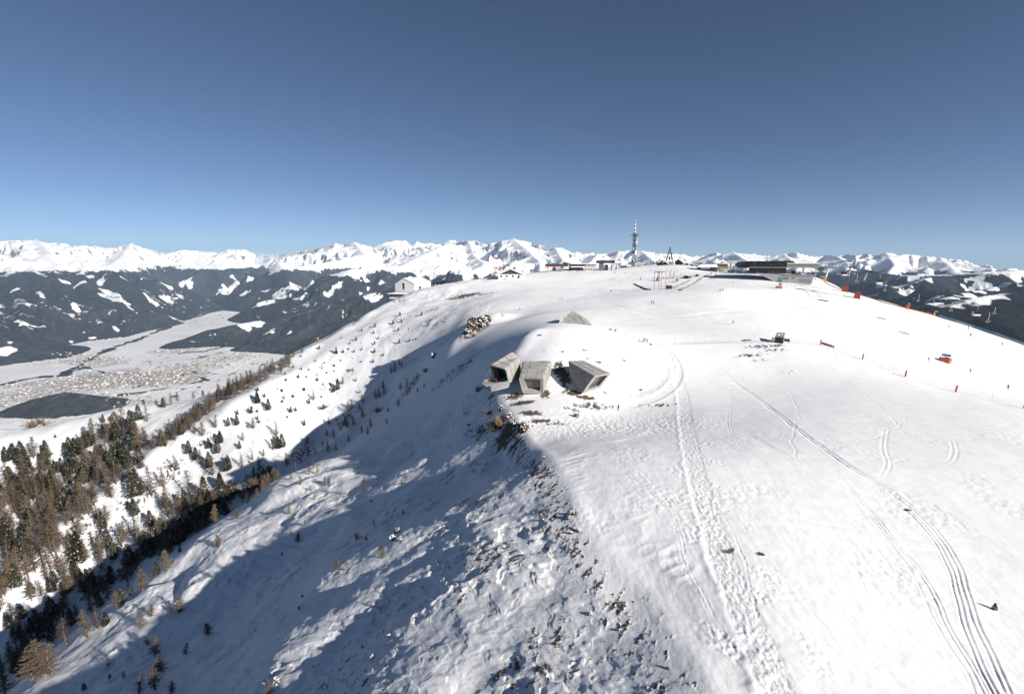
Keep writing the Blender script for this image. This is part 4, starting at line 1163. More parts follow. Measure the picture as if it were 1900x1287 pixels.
# single trees one can tell apart on the sunlit slope
SUN_TREES = [('pine_tree', 12, 857, 25, 'dark pine at the far left, just under the open white slope'), ('pine_tree', 26, 853, 30, 'pine with a companion at the far left edge of the open slope'), ('larch_tree', 30, 851, 30, 'bare larch leaning on the pine at the far left edge'),
 ('pine_tree', 43, 860, 42, 'tall pine at the left head of the dense wood'), ('larch_tree', 63, 851, 40, 'broad larch beside the tall pine at the head of the wood'), ('pine_tree', 87, 849, 28, 'slim pine alone on white snow right of the wood head'), ('pine_tree', 103, 877, 20, 'short pine below the slim lone pine'), ('pine_tree', 103, 812, 6, 'tiny pine alone in the middle of the open white slope'),
 ('pine_tree', 131, 845, 34, 'left one of the two dark pines topping the wood'), ('pine_tree', 141, 846, 34, 'right one of the two dark pines topping the wood'), ('pine_tree', 158, 832, 26, 'narrow pine on the left shoulder of the tallest clump'), ('larch_tree', 174, 822, 46, 'tallest larch rising from the upper point of the wood'),
 ('pine_tree', 192, 784, 13, 'small pine on the snow, lower of two near the ridge line'), ('pine_tree', 208, 780, 11, 'small pine on the snow, upper of two near the ridge line'), ('larch_tree', 228, 790, 40, 'tall slender larch at the top right of the wood'), ('pine_tree', 244, 795, 34, 'tall pine beside the slender larch at the top of the wood'), ('pine_tree', 258, 779, 24, 'dark pine against snow under the ridge line'), ('larch_tree', 274, 782, 30, 'fuzzy larch next to the dark pine under the ridge line'), ('pine_tree', 267, 750, 8, 'tiny pine standing on the ridge line'), ('pine_tree', 289, 742, 7, 'round dark bush of a pine near the ridge line'), ('larch_tree', 358, 735, 12, 'small lone larch on white snow below the ridge line'), ('pine_tree', 377, 734, 9, 'dark knob of pine right of the small lone larch'),
 ('larch_tree', 306, 757, 18, 'larch left of the trio near the ridge line'), ('larch_tree', 318, 752, 20, 'middle larch of the trio near the ridge line'), ('larch_tree', 330, 744, 16, 'right larch of the trio near the ridge line'), ('pine_tree', 303, 754, 14, 'dark pine tucked into the trio of larches near the ridge line'),
 ('pine_tree', 263, 868, 18, 'short pine at the right tip of the dense wood'), ('pine_tree', 252, 919, 52, 'largest dark pine standing clear on the sunlit slope'), ('pine_tree', 250, 956, 28, 'broad pine straight below the largest pine'), ('larch_tree', 282, 921, 58, 'tall larch right of the largest pine'), ('larch_tree', 304, 905, 38, 'larch between the tall larch and the twin bushes'), ('larch_tree', 311, 944, 44, 'thin larch right below the tall larch'), ('pine_tree', 344, 944, 36, 'stout pine at the lower middle of the sunlit slope'), ('larch_tree', 352, 920, 48, 'big fuzzy larch behind the stout pine'), ('pine_tree', 380, 923, 40, 'tall pine with snow patches right of the stout pine'), ('pine_tree', 409, 903, 24, 'egg-shaped pine close above the shadow edge'), ('larch_tree', 449, 869, 22, 'larch bush touching the shadow edge'), ('pine_tree', 420, 873, 20, 'left pine of the pair touching the shadow edge'), ('pine_tree', 426, 871, 21, 'right pine of the pair touching the shadow edge'),
 ('pine_tree', 445, 833, 13, 'small pine alone in the white middle of the slope'), ('larch_tree', 451, 819, 14, 'thin larch bush above the small lone pine'), ('pine_tree', 424, 790, 14, 'pine above the centre of the sunlit slope'), ('larch_tree', 401, 795, 22, 'slim larch above the two round larches'), ('pine_tree', 440, 789, 17, 'pine right of centre on the sunlit slope'), ('larch_tree', 471, 795, 17, 'rounded larch bush with its shadow on white snow'), ('pine_tree', 478, 748, 18, 'dark pine above the small forked group'), ('pine_tree', 499, 761, 18, 'stocky pine high on the sunlit slope'), ('larch_tree', 463, 768, 12, 'larch in the small forked group'), ('pine_tree', 441, 770, 9, 'leftmost pine of the small forked group'), ('pine_tree', 467, 767, 11, 'rightmost pine of the small forked group'), ('pine_tree', 478, 779, 7, 'tiny pine below the small forked group'),
 ('pine_tree', 351, 840, 20, 'pine left of the leaning pair on the slope'), ('pine_tree', 364, 852, 20, 'lower pine of the leaning pair'), ('larch_tree', 374, 864, 26, 'larch below the leaning pair'), ('pine_tree', 388, 832, 17, 'pine right of the two round larches'), ('pine_tree', 409, 822, 20, 'bushy pine under the round larches'), ('larch_tree', 401, 824, 18, 'larch leaning against the bushy pine'), ('larch_tree', 395, 883, 38, 'tall ragged larch mid slope'), ('pine_tree', 389, 868, 26, 'dark pine behind the tall ragged larch'), ('larch_tree', 326, 873, 26, 'stubby larch mix on the left of the slope'), ('pine_tree', 421, 873, 22, 'pine of ragged outline near the shadow edge'),
 ('larch_tree', 376, 810, 24, 'right one of two round larches'), ('larch_tree', 362, 806, 22, 'left one of two round larches'), ('pine_tree', 307, 828, 7, 'tiny pine just outside the larch row'), ('pine_tree', 410, 820, 16, 'left pine of a tight dark pair'), ('pine_tree', 423, 860, 14, 'squat pine under the tight dark pair'),
 ('larch_tree', 661, 631, 4, 'speck of a larch high on the bright spur'), ('dwarf_pine', 624, 655, 10, 'dark dwarf pine sprawling high on the bright spur'), ('dwarf_pine', 661, 632, 7, 'round dark dwarf pine high on the bright spur'), ('dwarf_pine', 741, 637, 7, 'dark dwarf pine farthest right on the bright spur'), ('larch_tree', 561, 655, 12, 'two-stemmed larch on the bright spur rim'), ('larch_tree', 598, 686, 10, 'slender larch under the spur rim'), ('dwarf_pine', 648, 690, 5, 'left of two dot-like dwarf pines'), ('dwarf_pine', 655, 688, 5, 'right of two dot-like dwarf pines'),
 ('pine_tree', 627, 723, 18, 'dark pine leading the small clump at the shadow edge'), ('pine_tree', 619, 728, 10, 'short pine in the small clump at the shadow edge'), ('larch_tree', 636, 713, 13, 'larch in the small clump at the shadow edge'), ('pine_tree', 524, 728, 7, 'tiny dark pine between two slopes of white'), ('larch_tree', 528, 742, 9, 'thin larch under the tiny dark pine'), ('pine_tree', 479, 748, 16, 'pine with a bushy foot'), ('larch_tree', 582, 744, 16, 'larch of a loose pair above the shadow edge'), ('pine_tree', 574, 750, 9, 'pine of a loose pair above the shadow edge'), ('pine_tree', 540, 765, 10, 'left of two dwarf pines with snow caps'), ('pine_tree', 549, 763, 7, 'right of two dwarf pines with snow caps'), ('pine_tree', 565, 790, 10, 'snow-capped pine right on the shadow edge'),
 ('larch_tree', 513, 812, 30, 'tallest larch by the shadow edge in the middle of the gully'), ('pine_tree', 524, 830, 22, 'dark pine at the foot of the tallest gully larch'), ('pine_tree', 517, 832, 20, 'second dark pine at the foot of the tallest gully larch'), ('larch_tree', 508, 836, 24, 'larch at the foot of the tallest gully larch'), ('pine_tree', 410, 907, 26, 'pine half swallowed by the shadow edge'), ('pine_tree', 404, 840, 24, 'bushy pine at the left of the slope middle')]
for k, x, y, h, lab in SUN_TREES: tree(k, x, y, h * (1.22 if h < 30 else 1.05), lab, G_SUN)
for x, y in scatter([(150, 985), (215, 935), (250, 965), (330, 935), (380, 935), (350, 965), (270, 1010), (200, 1060), (120, 1130), (20, 1190), (0, 1130), (70, 1075)], 46, 13, 15):
    if rt.random() < .6: tree('larch_tree', x, y, rt.uniform(34, 52), 'loose bare larch with snow showing around it, between the dense wood and the gully', G_SUN, 1.0)
    else: tree('pine_tree', x, y, rt.uniform(24, 40), 'loose dark pine with snow showing around it, between the dense wood and the gully', G_SUN)
for x, y in scatter([(470, 715), (540, 672), (620, 632), (720, 590), (800, 570), (820, 600), (740, 650), (660, 690), (600, 740), (520, 790), (455, 800)], 60, 12, 19):
    tree('dwarf_pine', x, y, rt.uniform(3.5, 8), 'dot-like dwarf pine among many strewn over the bright upper spur', G_SUN, 1.25)
# the shaded gully
SH = [(741,678,12),(726,693,14),(733,690,16),(746,682,10),(712,722,15),(713,733,18),(698,741,20),(703,738,18),(743,724,14),(756,715,12),(767,707,8),(775,704,9),(787,720,8),(775,728,9),(739,754,14),(720,765,10),(718,786,10),(672,749,18),(673,775,16),(668,762,16),(647,765,20),(652,760,18),(661,709,8),(690,700,6),(668,730,8),(620,815,20),(645,794,22),(640,790,18),(656,789,16),(607,810,12),(610,789,14),(624,782,10),(683,807,16),(688,794,16),(671,804,14),(647,820,12),(570,826,18),(572,847,18),(585,841,10),(599,831,14),(609,839,20),(624,836,12),(544,847,12),(532,865,22),(550,876,22),(558,860,14),(582,868,16),(574,881,16),(589,878,14),(540,889,12),(558,900,18),(516,889,18),(500,892,22),(490,847,14),(469,855,14),(482,873,26)]
for x, y, h in SH: tree('larch_tree', x, y, h * 1.1, 'dark bare larch among those strung along the blue shadow of the gully', G_SHADE, 1.1)
for x, y in scatter([(440, 925), (470, 885), (500, 880), (520, 895), (490, 915), (455, 940)], 26, 7, 16): tree('larch_tree', x, y, rt.uniform(18, 28), 'dark larch in the thickest clump of the shaded gully floor', G_SHADE, 1.2)
for x, y in scatter([(265, 1025), (300, 985), (350, 950), (400, 925), (440, 915), (425, 950), (380, 985), (330, 1010), (290, 1040)], 44, 9, 17):
    tree('larch_tree' if rt.random() < .6 else 'pine_tree', x, y, rt.uniform(26, 42), 'dark tree in the deep shade below the sunlit slope', G_SHADE, 1.1)
for x, y in scatter([(0, 1200), (60, 1165), (130, 1105), (200, 1060), (260, 1040), (290, 1050), (210, 1110), (130, 1180), (60, 1240), (0, 1262)], 34, 13, 18):
    tree('pine_tree' if rt.random() < .5 else 'larch_tree', x, y, rt.uniform(28, 44), 'dark tree low in the gully at the bottom left', G_SHADE, 1.05)
# the rim of the foreground slope
RIM = [('larch_tree',34,1254,64,'tall larch second from the left corner on the slope rim'),('larch_tree',79,1257,82,'largest brown larch at the bottom left on the slope rim'),('larch_tree',62,1262,70,'larch pressed against the left of the largest brown larch'),('larch_tree',96,1252,66,'larch pressed against the right of the largest brown larch'),('larch_tree',124,1196,56,'upright larch with a pale trunk on the slope rim'),('larch_tree',163,1182,58,'wide larch left of a dark pine on the slope rim'),('larch_tree',183,1166,48,'larch between the wide larch and the dark pine'),('pine_tree',197,1160,28,'dark pine on the slope rim left of the middle gap'),('larch_tree',217,1128,36,'brown larch left of the round rim pine'),('pine_tree',226,1122,32,'round olive pine on the slope rim'),('larch_tree',242,1106,30,'small brown larch right of the round rim pine'),('larch_tree',265,1096,46,'bushy brown larch standing alone on the slope rim'),('pine_tree',292,1066,26,'olive pine left of the upper rim larch'),('larch_tree',311,1058,42,'upper brown larch on the slope rim'),('pine_tree',334,1024,13,'small yellow-green pine peeping over the slope rim'),('larch_tree',10,1287,50,'larch in the very bottom left corner'),('pine_tree',147,1043,62,'tallest dark pine above the gully floor'),('larch_tree',105,1030,60,'tall larch left of the tallest gully pine'),('pine_tree',97,1098,30,'free-standing pine on the snow near the gully road'),('larch_tree',131,1098,38,'larch joined to a round pine near the gully road'),('pine_tree',120,1102,24,'round pine joined to a larch near the gully road'),('pine_tree',39,1184,26,'spreading young pine on the gully snow'),('pine_tree',24,1180,14,'smaller young pine on the gully snow')]
for k, x, y, h, lab in RIM: tree(k, x, y, h, lab, G_RIM, 1.25 if k == 'larch_tree' else 1.1)
# the shaded foreground slope
FLK = [(675,910,25,'lone brown larch in the smooth blue shade, middle of the foreground slope'),(610,900,20,'larch at the top of the narrow lit strip'),(603,898,16,'smaller larch beside the one atop the lit strip'),(583,927,10,'small larch below the narrow lit strip top'),(577,910,10,'small larch near the upper slope rim'),(537,954,19,'rounded larch by the upper slope rim'),(441,962,22,'pinkish bare larch on the rim above the gully clump'),(553,1006,24,'broad larch in the middle of the three-larch group'),(565,975,12,'upper larch of the three-larch group'),(541,992,10,'leftmost small larch of the three-larch group'),(523,1030,9,'tiny larch below the three-larch group'),(662,1002,26,'dense brown larch right of the lit strip end'),(694,975,12,'dark little larch above the dense brown one'),(688,932,11,'thin larch in the upper right shade'),(745,899,10,'thin larch farthest up the shaded slope'),(711,1035,26,'brown larch beside the snowy rocks'),(624,1057,26,'upright brown larch left of the snowy rocks'),(680,1003,9,'sapling right of the dense brown larch'),(643,1047,9,'sapling right of the upright brown larch'),(704,1127,13,'small bare larch amid crusted snow'),(673,1202,9,'sapling on a lit snow patch low on the slope'),(729,1103,9,'sapling right of the small bare larch'),(498,1290,34,'bushy brown larch cut by the bottom edge'),(749,954,9,'sapling by the upper dark turf'),(822,1071,8,'sapling at the right of the crusted snow'),
 (407,1009,22,'larch with a dark foot on the slope rim shoulder'),(263,1164,34,'leaning larch with a long tangled crown'),(281,1143,26,'slim leaning larch next to the tangled one'),(333,1139,36,'dark larch clump in the lower shade'),(316,1135,14,'small dark larch left of the dark clump'),(386,1178,30,'round tawny larch in the lower shade'),(274,1198,22,'dark larch of the lower group'),(287,1217,38,'fuzzy larch of the lower group'),(301,1245,34,'lowest fuzzy larch of the lower group'),(345,1214,22,'half-fallen dark larch low on the shaded slope'),(287,1280,48,'big tawny larch near the bottom edge'),(259,1287,42,'big larch left of the tawny one near the bottom edge'),(229,1258,16,'low tawny larch bush on smooth snow'),(201,1236,12,'small bush of larch on smooth snow'),(203,1260,14,'thin larch under the small bush'),(318,1287,30,'low larch at the bottom edge among its neighbours')]
for x, y, h, lab in FLK: tree('larch_tree', x, y, h, lab, G_FLANK, 1.35, .15)
tree('pine_tree', 157, 1278, 16, 'small dark pine alone on the foreground slope at the bottom left', G_FLANK)
tree('pine_tree', 404, 1014, 12, 'dark pine at the foot of the shoulder larch', G_FLANK)
# low shrubs
SHR = [(1845,1131,14,'dark dwarf pine half buried in snow right of the double snowmobile track','dwarf_pine'),(1355,1026,6,'dry shrub left of the lower footprints trail','shrub'),(1413,1030,4,'dry shrub alone right of the trodden path','shrub'),(1683,947,3.5,'dark sprig of shrub between the snowmobile tracks','shrub'),(930,790,16,'brown shrub on the shaded rocks under the balcony','shrub'),(915,800,16,'tawny larch shrub left of the rocks below the pods','shrub'),(905,770,10,'small shrub in the shade below the balcony','shrub'),(870,655,6,'low shrub in the shade left of the knoll','shrub'),(880,625,6,'low shrub under the rock outcrop','shrub'),(600,760,9,'dry shrub in the gully shadow corner','shrub'),
 (80,770,14,'brown shrub patch behind the open slope, left one','shrub'),(60,772,12,'brown shrub patch farthest left behind the open slope','shrub'),(52,772,10,'small shrub beside the farthest left patch','shrub'),(700,765,8,'shrub on the lower edge of the shaded spur','shrub')]
for x, y, h, lab, k in SHR: tree(k, x, y, h, lab, 'low shrubs in the snow', 1.3)

# past three hundred larches the smallest ones of the massed woods become one object
generic = {}
for a in QUEUE: generic[a[4]] = generic.get(a[4], 0) + 1
larch = [a for a in QUEUE if a[0] == 'larch_tree']
extra = set(id(a) for a in sorted([a for a in larch if generic[a[4]] > 5], key=lambda a: a[3])[:max(0, len(larch) - 298)])
mass = []
for a in QUEUE:
    if id(a) in extra: plant(*a, **{'mass': mass})
    else: plant(*a)
vs, fs, mi, off = [], [], [], 0
for Mx, mt, mc in mass:
    for k, me in ((0, mt), (1, mc)):
        n = len(me.vertices); co = np.empty(n * 3, dtype=np.float32); me.vertices.foreach_get('co', co)
        A = np.array(Mx); vs.append(co.reshape(-1, 3) @ A[:3, :3].T + A[:3, 3])
        for p in me.polygons: fs.append(tuple(v + off for v in p.vertices)); mi.append(k)
        off += n
if mass:
    me = bpy.data.meshes.new('larch_trees'); me.from_pydata(np.concatenate(vs).tolist(), [], fs); me.materials.append(BARKM); me.materials.append(LARCHM)
    me.polygons.foreach_set('material_index', np.array(mi, dtype=np.int32)); me.update()
    ob = bpy.data.objects.new('larch_trees', me); col.objects.link(ob); ob['kind'] = 'stuff'; ob['label'] = 'smallest bare larches filling the woods of the left slope and gully'

# ------------------------------------------------------------------ rocks
def rock_mesh(seed, sx, sy, sz, sub=3, rough=.45):
    m = MB(); bmesh.ops.create_icosphere(m.bm, subdivisions=sub, radius=1.0)
    P = np.array([v.co[:] for v in m.bm.verts])
    a = fbm(P[:, 0] * 1.3 + P[:, 2] * 1.7 + seed, P[:, 1] * 1.3 - P[:, 2] * .9 + seed * 2, 3, seed) * rough
    q = np.round((P + seed) * 2.3) * .0
    k = 1 + a + .12 * np.sign(gnoise(P[:, 0] * 2.6 + seed, P[:, 1] * 2.6 + P[:, 2] * 2.6, seed + 3))
    for v, s in zip(m.bm.verts, k): v.co = Vector((v.co.x * s * sx, v.co.y * s * sy, v.co.z * s * sz))
    return m
def rock(px, py, w, h, lab, seed, grp=None, sub=2, name='rock', cat='rock', deep=.25):
    P = ground(px, py); k = mpp(P)
    o = rock_mesh(seed, w * k / 2, w * k / 2 * .8, h * k / 2, sub).build(name, ROCKM)
    o.location = (P.x, P.y, P.z + h * k * deep); o.rotation_euler = (0, 0, seed * 1.7)
    return tag(o, lab, cat, grp)
rock(893, 604, 26, 22, 'dark jagged rock outcrop crowning the shaded spur, left end', 3, 'rocks of the outcrop on the spur', 4, 'rock_outcrop', 'outcrop')
rock(878, 608, 20, 24, 'pale lichen-covered face of the spur outcrop, lit on its left', 4, 'rocks of the outcrop on the spur', 4, 'rock_outcrop', 'outcrop')
rock(903, 597, 20, 16, 'upper right end of the dark spur outcrop', 5, 'rocks of the outcrop on the spur', 4, 'rock_outcrop', 'outcrop')
rock(868, 618, 14, 12, 'lowest block of the spur outcrop, capped with snow', 6, 'rocks of the outcrop on the spur', 3, 'rock_outcrop', 'outcrop')
rock(805, 662, 16, 9, 'snowy light-coloured rock rib on the lit strip of the spur', 7, 'rocks of the outcrop on the spur', 3, 'rock_outcrop', 'outcrop')
RK = [(1069,773,11,9,'upright grey boulder on the snow below the pods'),(1072,762,16,5,'flat grey slab lying right above the upright boulder'),(1056,757,16,3,'thin slab left of the grey slab'),(970,800,20,22,'craggy rock at the ridge edge below the earth bank'),(978,792,18,14,'upper crag at the ridge edge under the brown earth'),(955,790,12,14,'dark crag in the shade left of the ridge edge'),(945,775,14,12,'dark crag under the middle pod'),(930,760,14,12,'dark crag under the balcony'),(888,725,10,10,'black crag in blue shade left of the balcony'),(898,718,9,7,'smaller black crag left of the balcony'),
 (1020,870,6,6,'ochre stone at the belt of turf, highest one'),(1010,850,5,5,'stone above the ochre one in the turf belt'),(1003,838,6,5,'stone in the upper turf belt'),(1030,882,6,5,'stone just below the ochre one'),(1055,962,9,9,'tan block in the lit gap of the turf belt'),(1065,955,8,10,'block right of the tan one in the turf belt'),(1075,985,10,6,'flat dark stones below the tan block'),(1060,990,6,7,'tan wedge of rock in shade below the tan block'),(1008,965,5,4,'stone at the left end of the turf belt shade'),
 (737,987,10,12,'snow-laden dark crag on the shaded slope, upper block'),(729,1000,12,10,'snow-laden dark crag on the shaded slope, lower block'),(742,1002,10,8,'right block of the snow-laden crag'),(691,1220,9,7,'ochre rock low on the shaded slope'),(722,1180,7,6,'ochre rock above the lower one on the shaded slope'),(640,1056,4,4,'small stone right of an upright larch'),(561,1107,4,8,'black stone sliver at a snow step'),(555,1130,4,8,'lower black stone sliver at a snow step'),(515,1265,16,14,'dark crag beside the bottom larch'),
 (870,790,6,7,'white-capped boulder in the blue shade'),(873,800,6,4,'stone under the white-capped boulder'),(1260,934,3,2,'pebble-sized stone by the trodden path'),(1095,1140,8,6,'stone among tufts on the lower ridge belt'),(1150,1170,6,5,'stone on the lower ridge edge'),(1240,1240,8,6,'stone near the end of the ridge edge'),(945,1010,5,5,'stone in the crusted middle slope'),(790,690,10,8,'dark stones on the lit spur edge')]
for i, (x, y, w_, h, lab) in enumerate(RK): rock(x, y, w_, h, lab, 20 + i, 'rocks breaking through the snow', 3 if w_ > 8 else 2)


# ------------------------------------------------------------------ the summit buildings
def zpx(px, py, Y):
    return V(px, py, Y).z
def site(px, Y, sink=.0):
    P = at(px, Y); return Vector((P.x, P.y, P.z - sink))
def facing(P, turn=0.0):
    return -az(P) + turn
def w_(P, px): return px * mpp(P)

def windows(t, spots, y, w, h, name='window', m=None, frame=None):
    for x, z in spots:
        o = MB().box((x, y, z), (w, .14, h)).build(name, m or WINM, t)
        if frame: 
            f = MB(); e = .09
            f.box((x, y - .03, z + h / 2 + e / 2), (w + 2 * e, .16, e)).box((x, y - .03, z - h / 2 - e / 2), (w + 2 * e, .16, e)).box((x - w / 2 - e / 2, y - .03, z), (e, .16, h)).box((x + w / 2 + e / 2, y - .03, z), (e, .16, h))
            f.build('frame', frame, o)

# white gabled gallery on the left shoulder
P = site(769, 412); P.z = min(P.z, zpx(769, 546, 412))
t = thing('gallery_building', 'white gabled building with a tall dark slot window at the left end of the summit', 'building', P, facing(P, R(-36)))
Wd, Ln, He, Hr = 20.5, 24, 8.9, 13.2
m = MB(); m.hexa([(-Wd, 0, -4), (0, 0, -4), (0, 0, He), (-Wd * .52, 0, Hr), (-Wd, 0, He - 1.0)], [(-Wd, Ln, -4), (0, Ln, -4), (0, Ln, He + .5), (-Wd * .52, Ln, Hr + .2), (-Wd, Ln, He)]); m.build('wall', WHITE, t)
m = MB(); e = .25
m.hexa([(-Wd * .52, -e, Hr), (e, -e, He), (e, -e, He + .3), (-Wd * .52, -e, Hr + .35)], [(-Wd * .52, Ln + e, Hr + .2), (e, Ln + e, He + .5), (e, Ln + e, He + .8), (-Wd * .52, Ln + e, Hr + .55)])
m.hexa([(-Wd - e, -e, He - 1.0), (-Wd * .52 - .01, -e, Hr), (-Wd * .52 - .01, -e, Hr + .35), (-Wd - e, -e, He - .7)], [(-Wd - e, Ln + e, He), (-Wd * .52 - .01, Ln + e, Hr + .2), (-Wd * .52 - .01, Ln + e, Hr + .55), (-Wd - e, Ln + e, He + .3)])
m.build('roof', SNOWM, t)
windows(t, [(-Wd * .55, 6.7)], -.05, 2.0, 5.0, frame=LGREY)
for nm, yy, zz, dy, dz, mm in (('window', 7.5, 4.4, 3.2, 4.2, WINM), ('door', 3.0, 1.4, 4.2, 3.0, WOODM), ('gate', 19.0, 2.4, 7.0, 4.8, GREYM)):
    MB().box((.05, yy, zz), (.14, dy, dz)).build(nm, mm, t)
P2 = site(742, 404); P2.z = zpx(742, 553, 404)
t = thing('glass_pavilion', 'flat-roofed glass dining pavilion cantilevered on posts below the white gabled building', 'pavilion', P2, facing(P2, R(-28)))
MB().box((0, 4, -.3), (20, 9, .8)).build('floor_slab', WHITE, t)
MB().box((0, 4, 3.6), (22.5, 11.5, .55)).build('roof', SNOWM, t)
MB().box((-2.5, 4, 1.7), (14, 8, 3.2)).build('glass_front', paint('green_glass', (.16, .20, .19), rough=.1, vary=.4, scale=.35), t)
MB().box((7, 4.4, 1.7), (5, 8, 3.2)).build('wood_wall', WOODM, t)
m = MB()
for x in np.linspace(-9.5, 4.5, 8): m.box((x, -.05, 1.7), (.18, .14, 3.3))
m.build('mullion', WHITE, t)
for x, y in ((-8, 1.5), (-2, 1.5), (4, 2), (-8, 7)): MB().tube([(x, y, -10), (x, y, -.7)], .35, 8).build('post', GREYM, t)
# hotel behind the shoulder
P = site(826, 455, 1); P.z = zpx(826, 545, 455)
t = thing('mountain_hotel', 'dark timber hotel with stacked balconies and a snow-striped roof, half hidden behind the shoulder', 'hotel', P, facing(P, R(-20)))
MB().box((0, 8, 3), (24, 14, 12)).build('wall', DWOOD, t)
for z in (1.2, 4.0, 6.8): MB().box((0, .6, z), (24.4, 1.2, .9)).build('balcony', WOODM, t)
for z in (2.6, 5.4, 8.1):
    windows(t, [(x, z) for x in np.linspace(-10, 10, 7)], .95, 1.6, 1.2, m=PALE)
m = MB(); m.prism([(-13.5, 8.8), (0, 11.6), (13.5, 8.8), (13.5, 9.2), (0, 12.1), (-13.5, 9.2)], -.5, 16); rf = m.build('roof', DARKM, t)
for x in (-6, 1, 7): MB().box((x, 6, 11.0 - abs(x) * .2), (3.4, 9, .5), ry=(.2 if x > 0 else -.2)).build('snow_patch', SNOWM, rf)
P = site(856, 470, 1); P.z = zpx(856, 534, 470)
t = thing('hotel_wing', 'low dark hotel wing with a long flat roof just right of the balconied hotel', 'hotel', P, facing(P, R(-20)))
MB().box((0, 6, 1), (26, 10, 6)).build('wall', DWOOD, t); MB().box((0, 6, 4.3), (28, 12, .6)).build('roof', DARKM, t)
windows(t, [(x, 2.2) for x in np.linspace(-10, 10, 6)], .93, 1.8, 1.2)
# chalet and the striped masts
P = site(947, 402); P.z = zpx(947, 519, 402)
t = thing('chalet', 'white chalet with a brown timber gable and snowy roof left of the lift stations', 'chalet', P, facing(P, R(4)))
MB().box((0, 6, 1.4), (19.5, 12, 6.0)).build('wall', WHITE, t)
m = MB(); m.prism([(-9.75, 4.4), (9.75, 4.4), (0, 8.4)], -.02, 12); m.build('gable', DWOOD, t)
m = MB(); m.prism([(-12, 3.7), (0, 8.6), (12, 3.7), (12, 4.3), (0, 9.2), (-12, 4.3)], -1.3, 13); m.build('roof', SNOWM, t)
windows(t, [(x, 3.0) for x in (-7.5, -3, 2, 7)], -.06, 1.5, 1.5, frame=WOODM); windows(t, [(x, 5.4) for x in (-3.5, 0, 3.5)], -.1, 1.2, 1.2)
MB().box((0, -1.3, .6), (9, 2.4, 1.6)).build('terrace', LGREY, t); MB().box((6.4, -.1, .9), (2.4, .14, 2.4)).build('door', WINM, t)

def lattice(t, h, w0, w1, bands, r=.09, name='section'):
    """square lattice mast in painted sections"""
    n = len(bands)
    for i, mt in enumerate(bands):
        z0, z1 = h * i / n, h * (i + 1) / n; m = MB()
        a, b = w0 + (w1 - w0) * i / n, w0 + (w1 - w0) * (i + 1) / n
        c0 = [(a * x, a * y, z0) for x, y in ((-.5, -.5), (.5, -.5), (.5, .5), (-.5, .5))]; c1 = [(b * x, b * y, z1) for x, y in ((-.5, -.5), (.5, -.5), (.5, .5), (-.5, .5))]
        for k in range(4):
            m.tube([c0[k], c1[k]], r, 4); m.tube([c0[k], c1[(k + 1) % 4]], r * .7, 4); m.tube([c1[k], c1[(k + 1) % 4]], r * .8, 4)
        m.build(name, mt, t)
P = site(920, 405); H = zpx(920, 473, 405) - P.z
t = thing('radio_mast', 'red and white lattice mast behind the white chalet', 'mast', P, .3)
lattice(t, H, 2.3, 1.7, [REDP, WHITE] * 5, .12)
P = site(930.5, 412); H = zpx(930, 491, 412) - P.z
t = thing('radio_mast', 'short thin red and white mast beside the taller striped mast', 'mast', P, .3)
lattice(t, H, 1.2, .9, [REDP, WHITE] * 3, .09)
# lift station with the red band
Y = 440; P = site(1030, Y); P.z = zpx(1030, 505, Y)
t = thing('lift_station', 'long open lift station with a dark canopy and red band on two posts', 'lift station', P, facing(P))
k = mpp(P)
MB().box((1, 5, 6.1), (42 * k, 8, 2.6)).build('canopy', DARKM, t); MB().box((1, .9, 5.0), (42.3 * k, .3, .5)).build('red_band', REDP, t)
MB().box((21.5 * k, 5, 5.9), (8 * k, 7.6, 2.2)).build('canopy_nose', GREYM, t)
for x in (-19, -14, 12): MB().box((x * k, 4, 1.0), (1.3 * k, 2, 7.6)).build('post', GREYM, t)
m = MB(); m.tube([(-2 * k, 3.0, 2.2), (-2 * k, 3.5, 2.2)], 1.9, 14); m.build('bullwheel', DARKM, t); MB().box((3 * k, 5, .2), (34 * k, 8, 1.6)).build('platform', LGREY, t)
# wedge-roofed station
Y = 445; P = site(1077, Y); P.z = zpx(1077, 503.5, Y)
t = thing('lift_station', 'black station building with a rising wedge roof under snow and a pale right wing', 'lift station', P, facing(P)); k = mpp(P)
m = MB(); m.prism([(-33 * k, 17.5 * k), (-33 * k, 12 * k), (-22 * k, 8 * k), (8 * k, 8 * k), (8 * k, 13 * k), (-18 * k, 13.5 * k)], 0, 14); m.build('wall', DARKM, t)
m = MB(); m.prism([(-34 * k, 17.7 * k), (-17 * k, 14 * k), (30 * k, 13.2 * k), (30 * k, 14.2 * k), (-17 * k, 15 * k), (-34 * k, 18.6 * k)], -.6, 15); m.build('roof', SNOWM, t)
MB().box((18 * k, 7, 8.6 * k), (20 * k, 12, 9 * k)).build('pale_wing', LGREY, t); MB().box((-9 * k, 4, 3.6 * k), (26 * k, 7, 8 * k)).build('glass_hall', BLACKG, t)
MB().box((-5 * k, -.2, 8.3 * k), (26 * k, .7, 1.6 * k)).build('snow_ledge', SNOWM, t); MB().box((17 * k, 4, 1.5 * k), (22 * k, 5, 5 * k)).build('ground_floor', WHITE, t)
windows(t, [(x * k, 2.2 * k) for x in (10, 15, 20, 25)], 1.4, 1.4, 1.6)
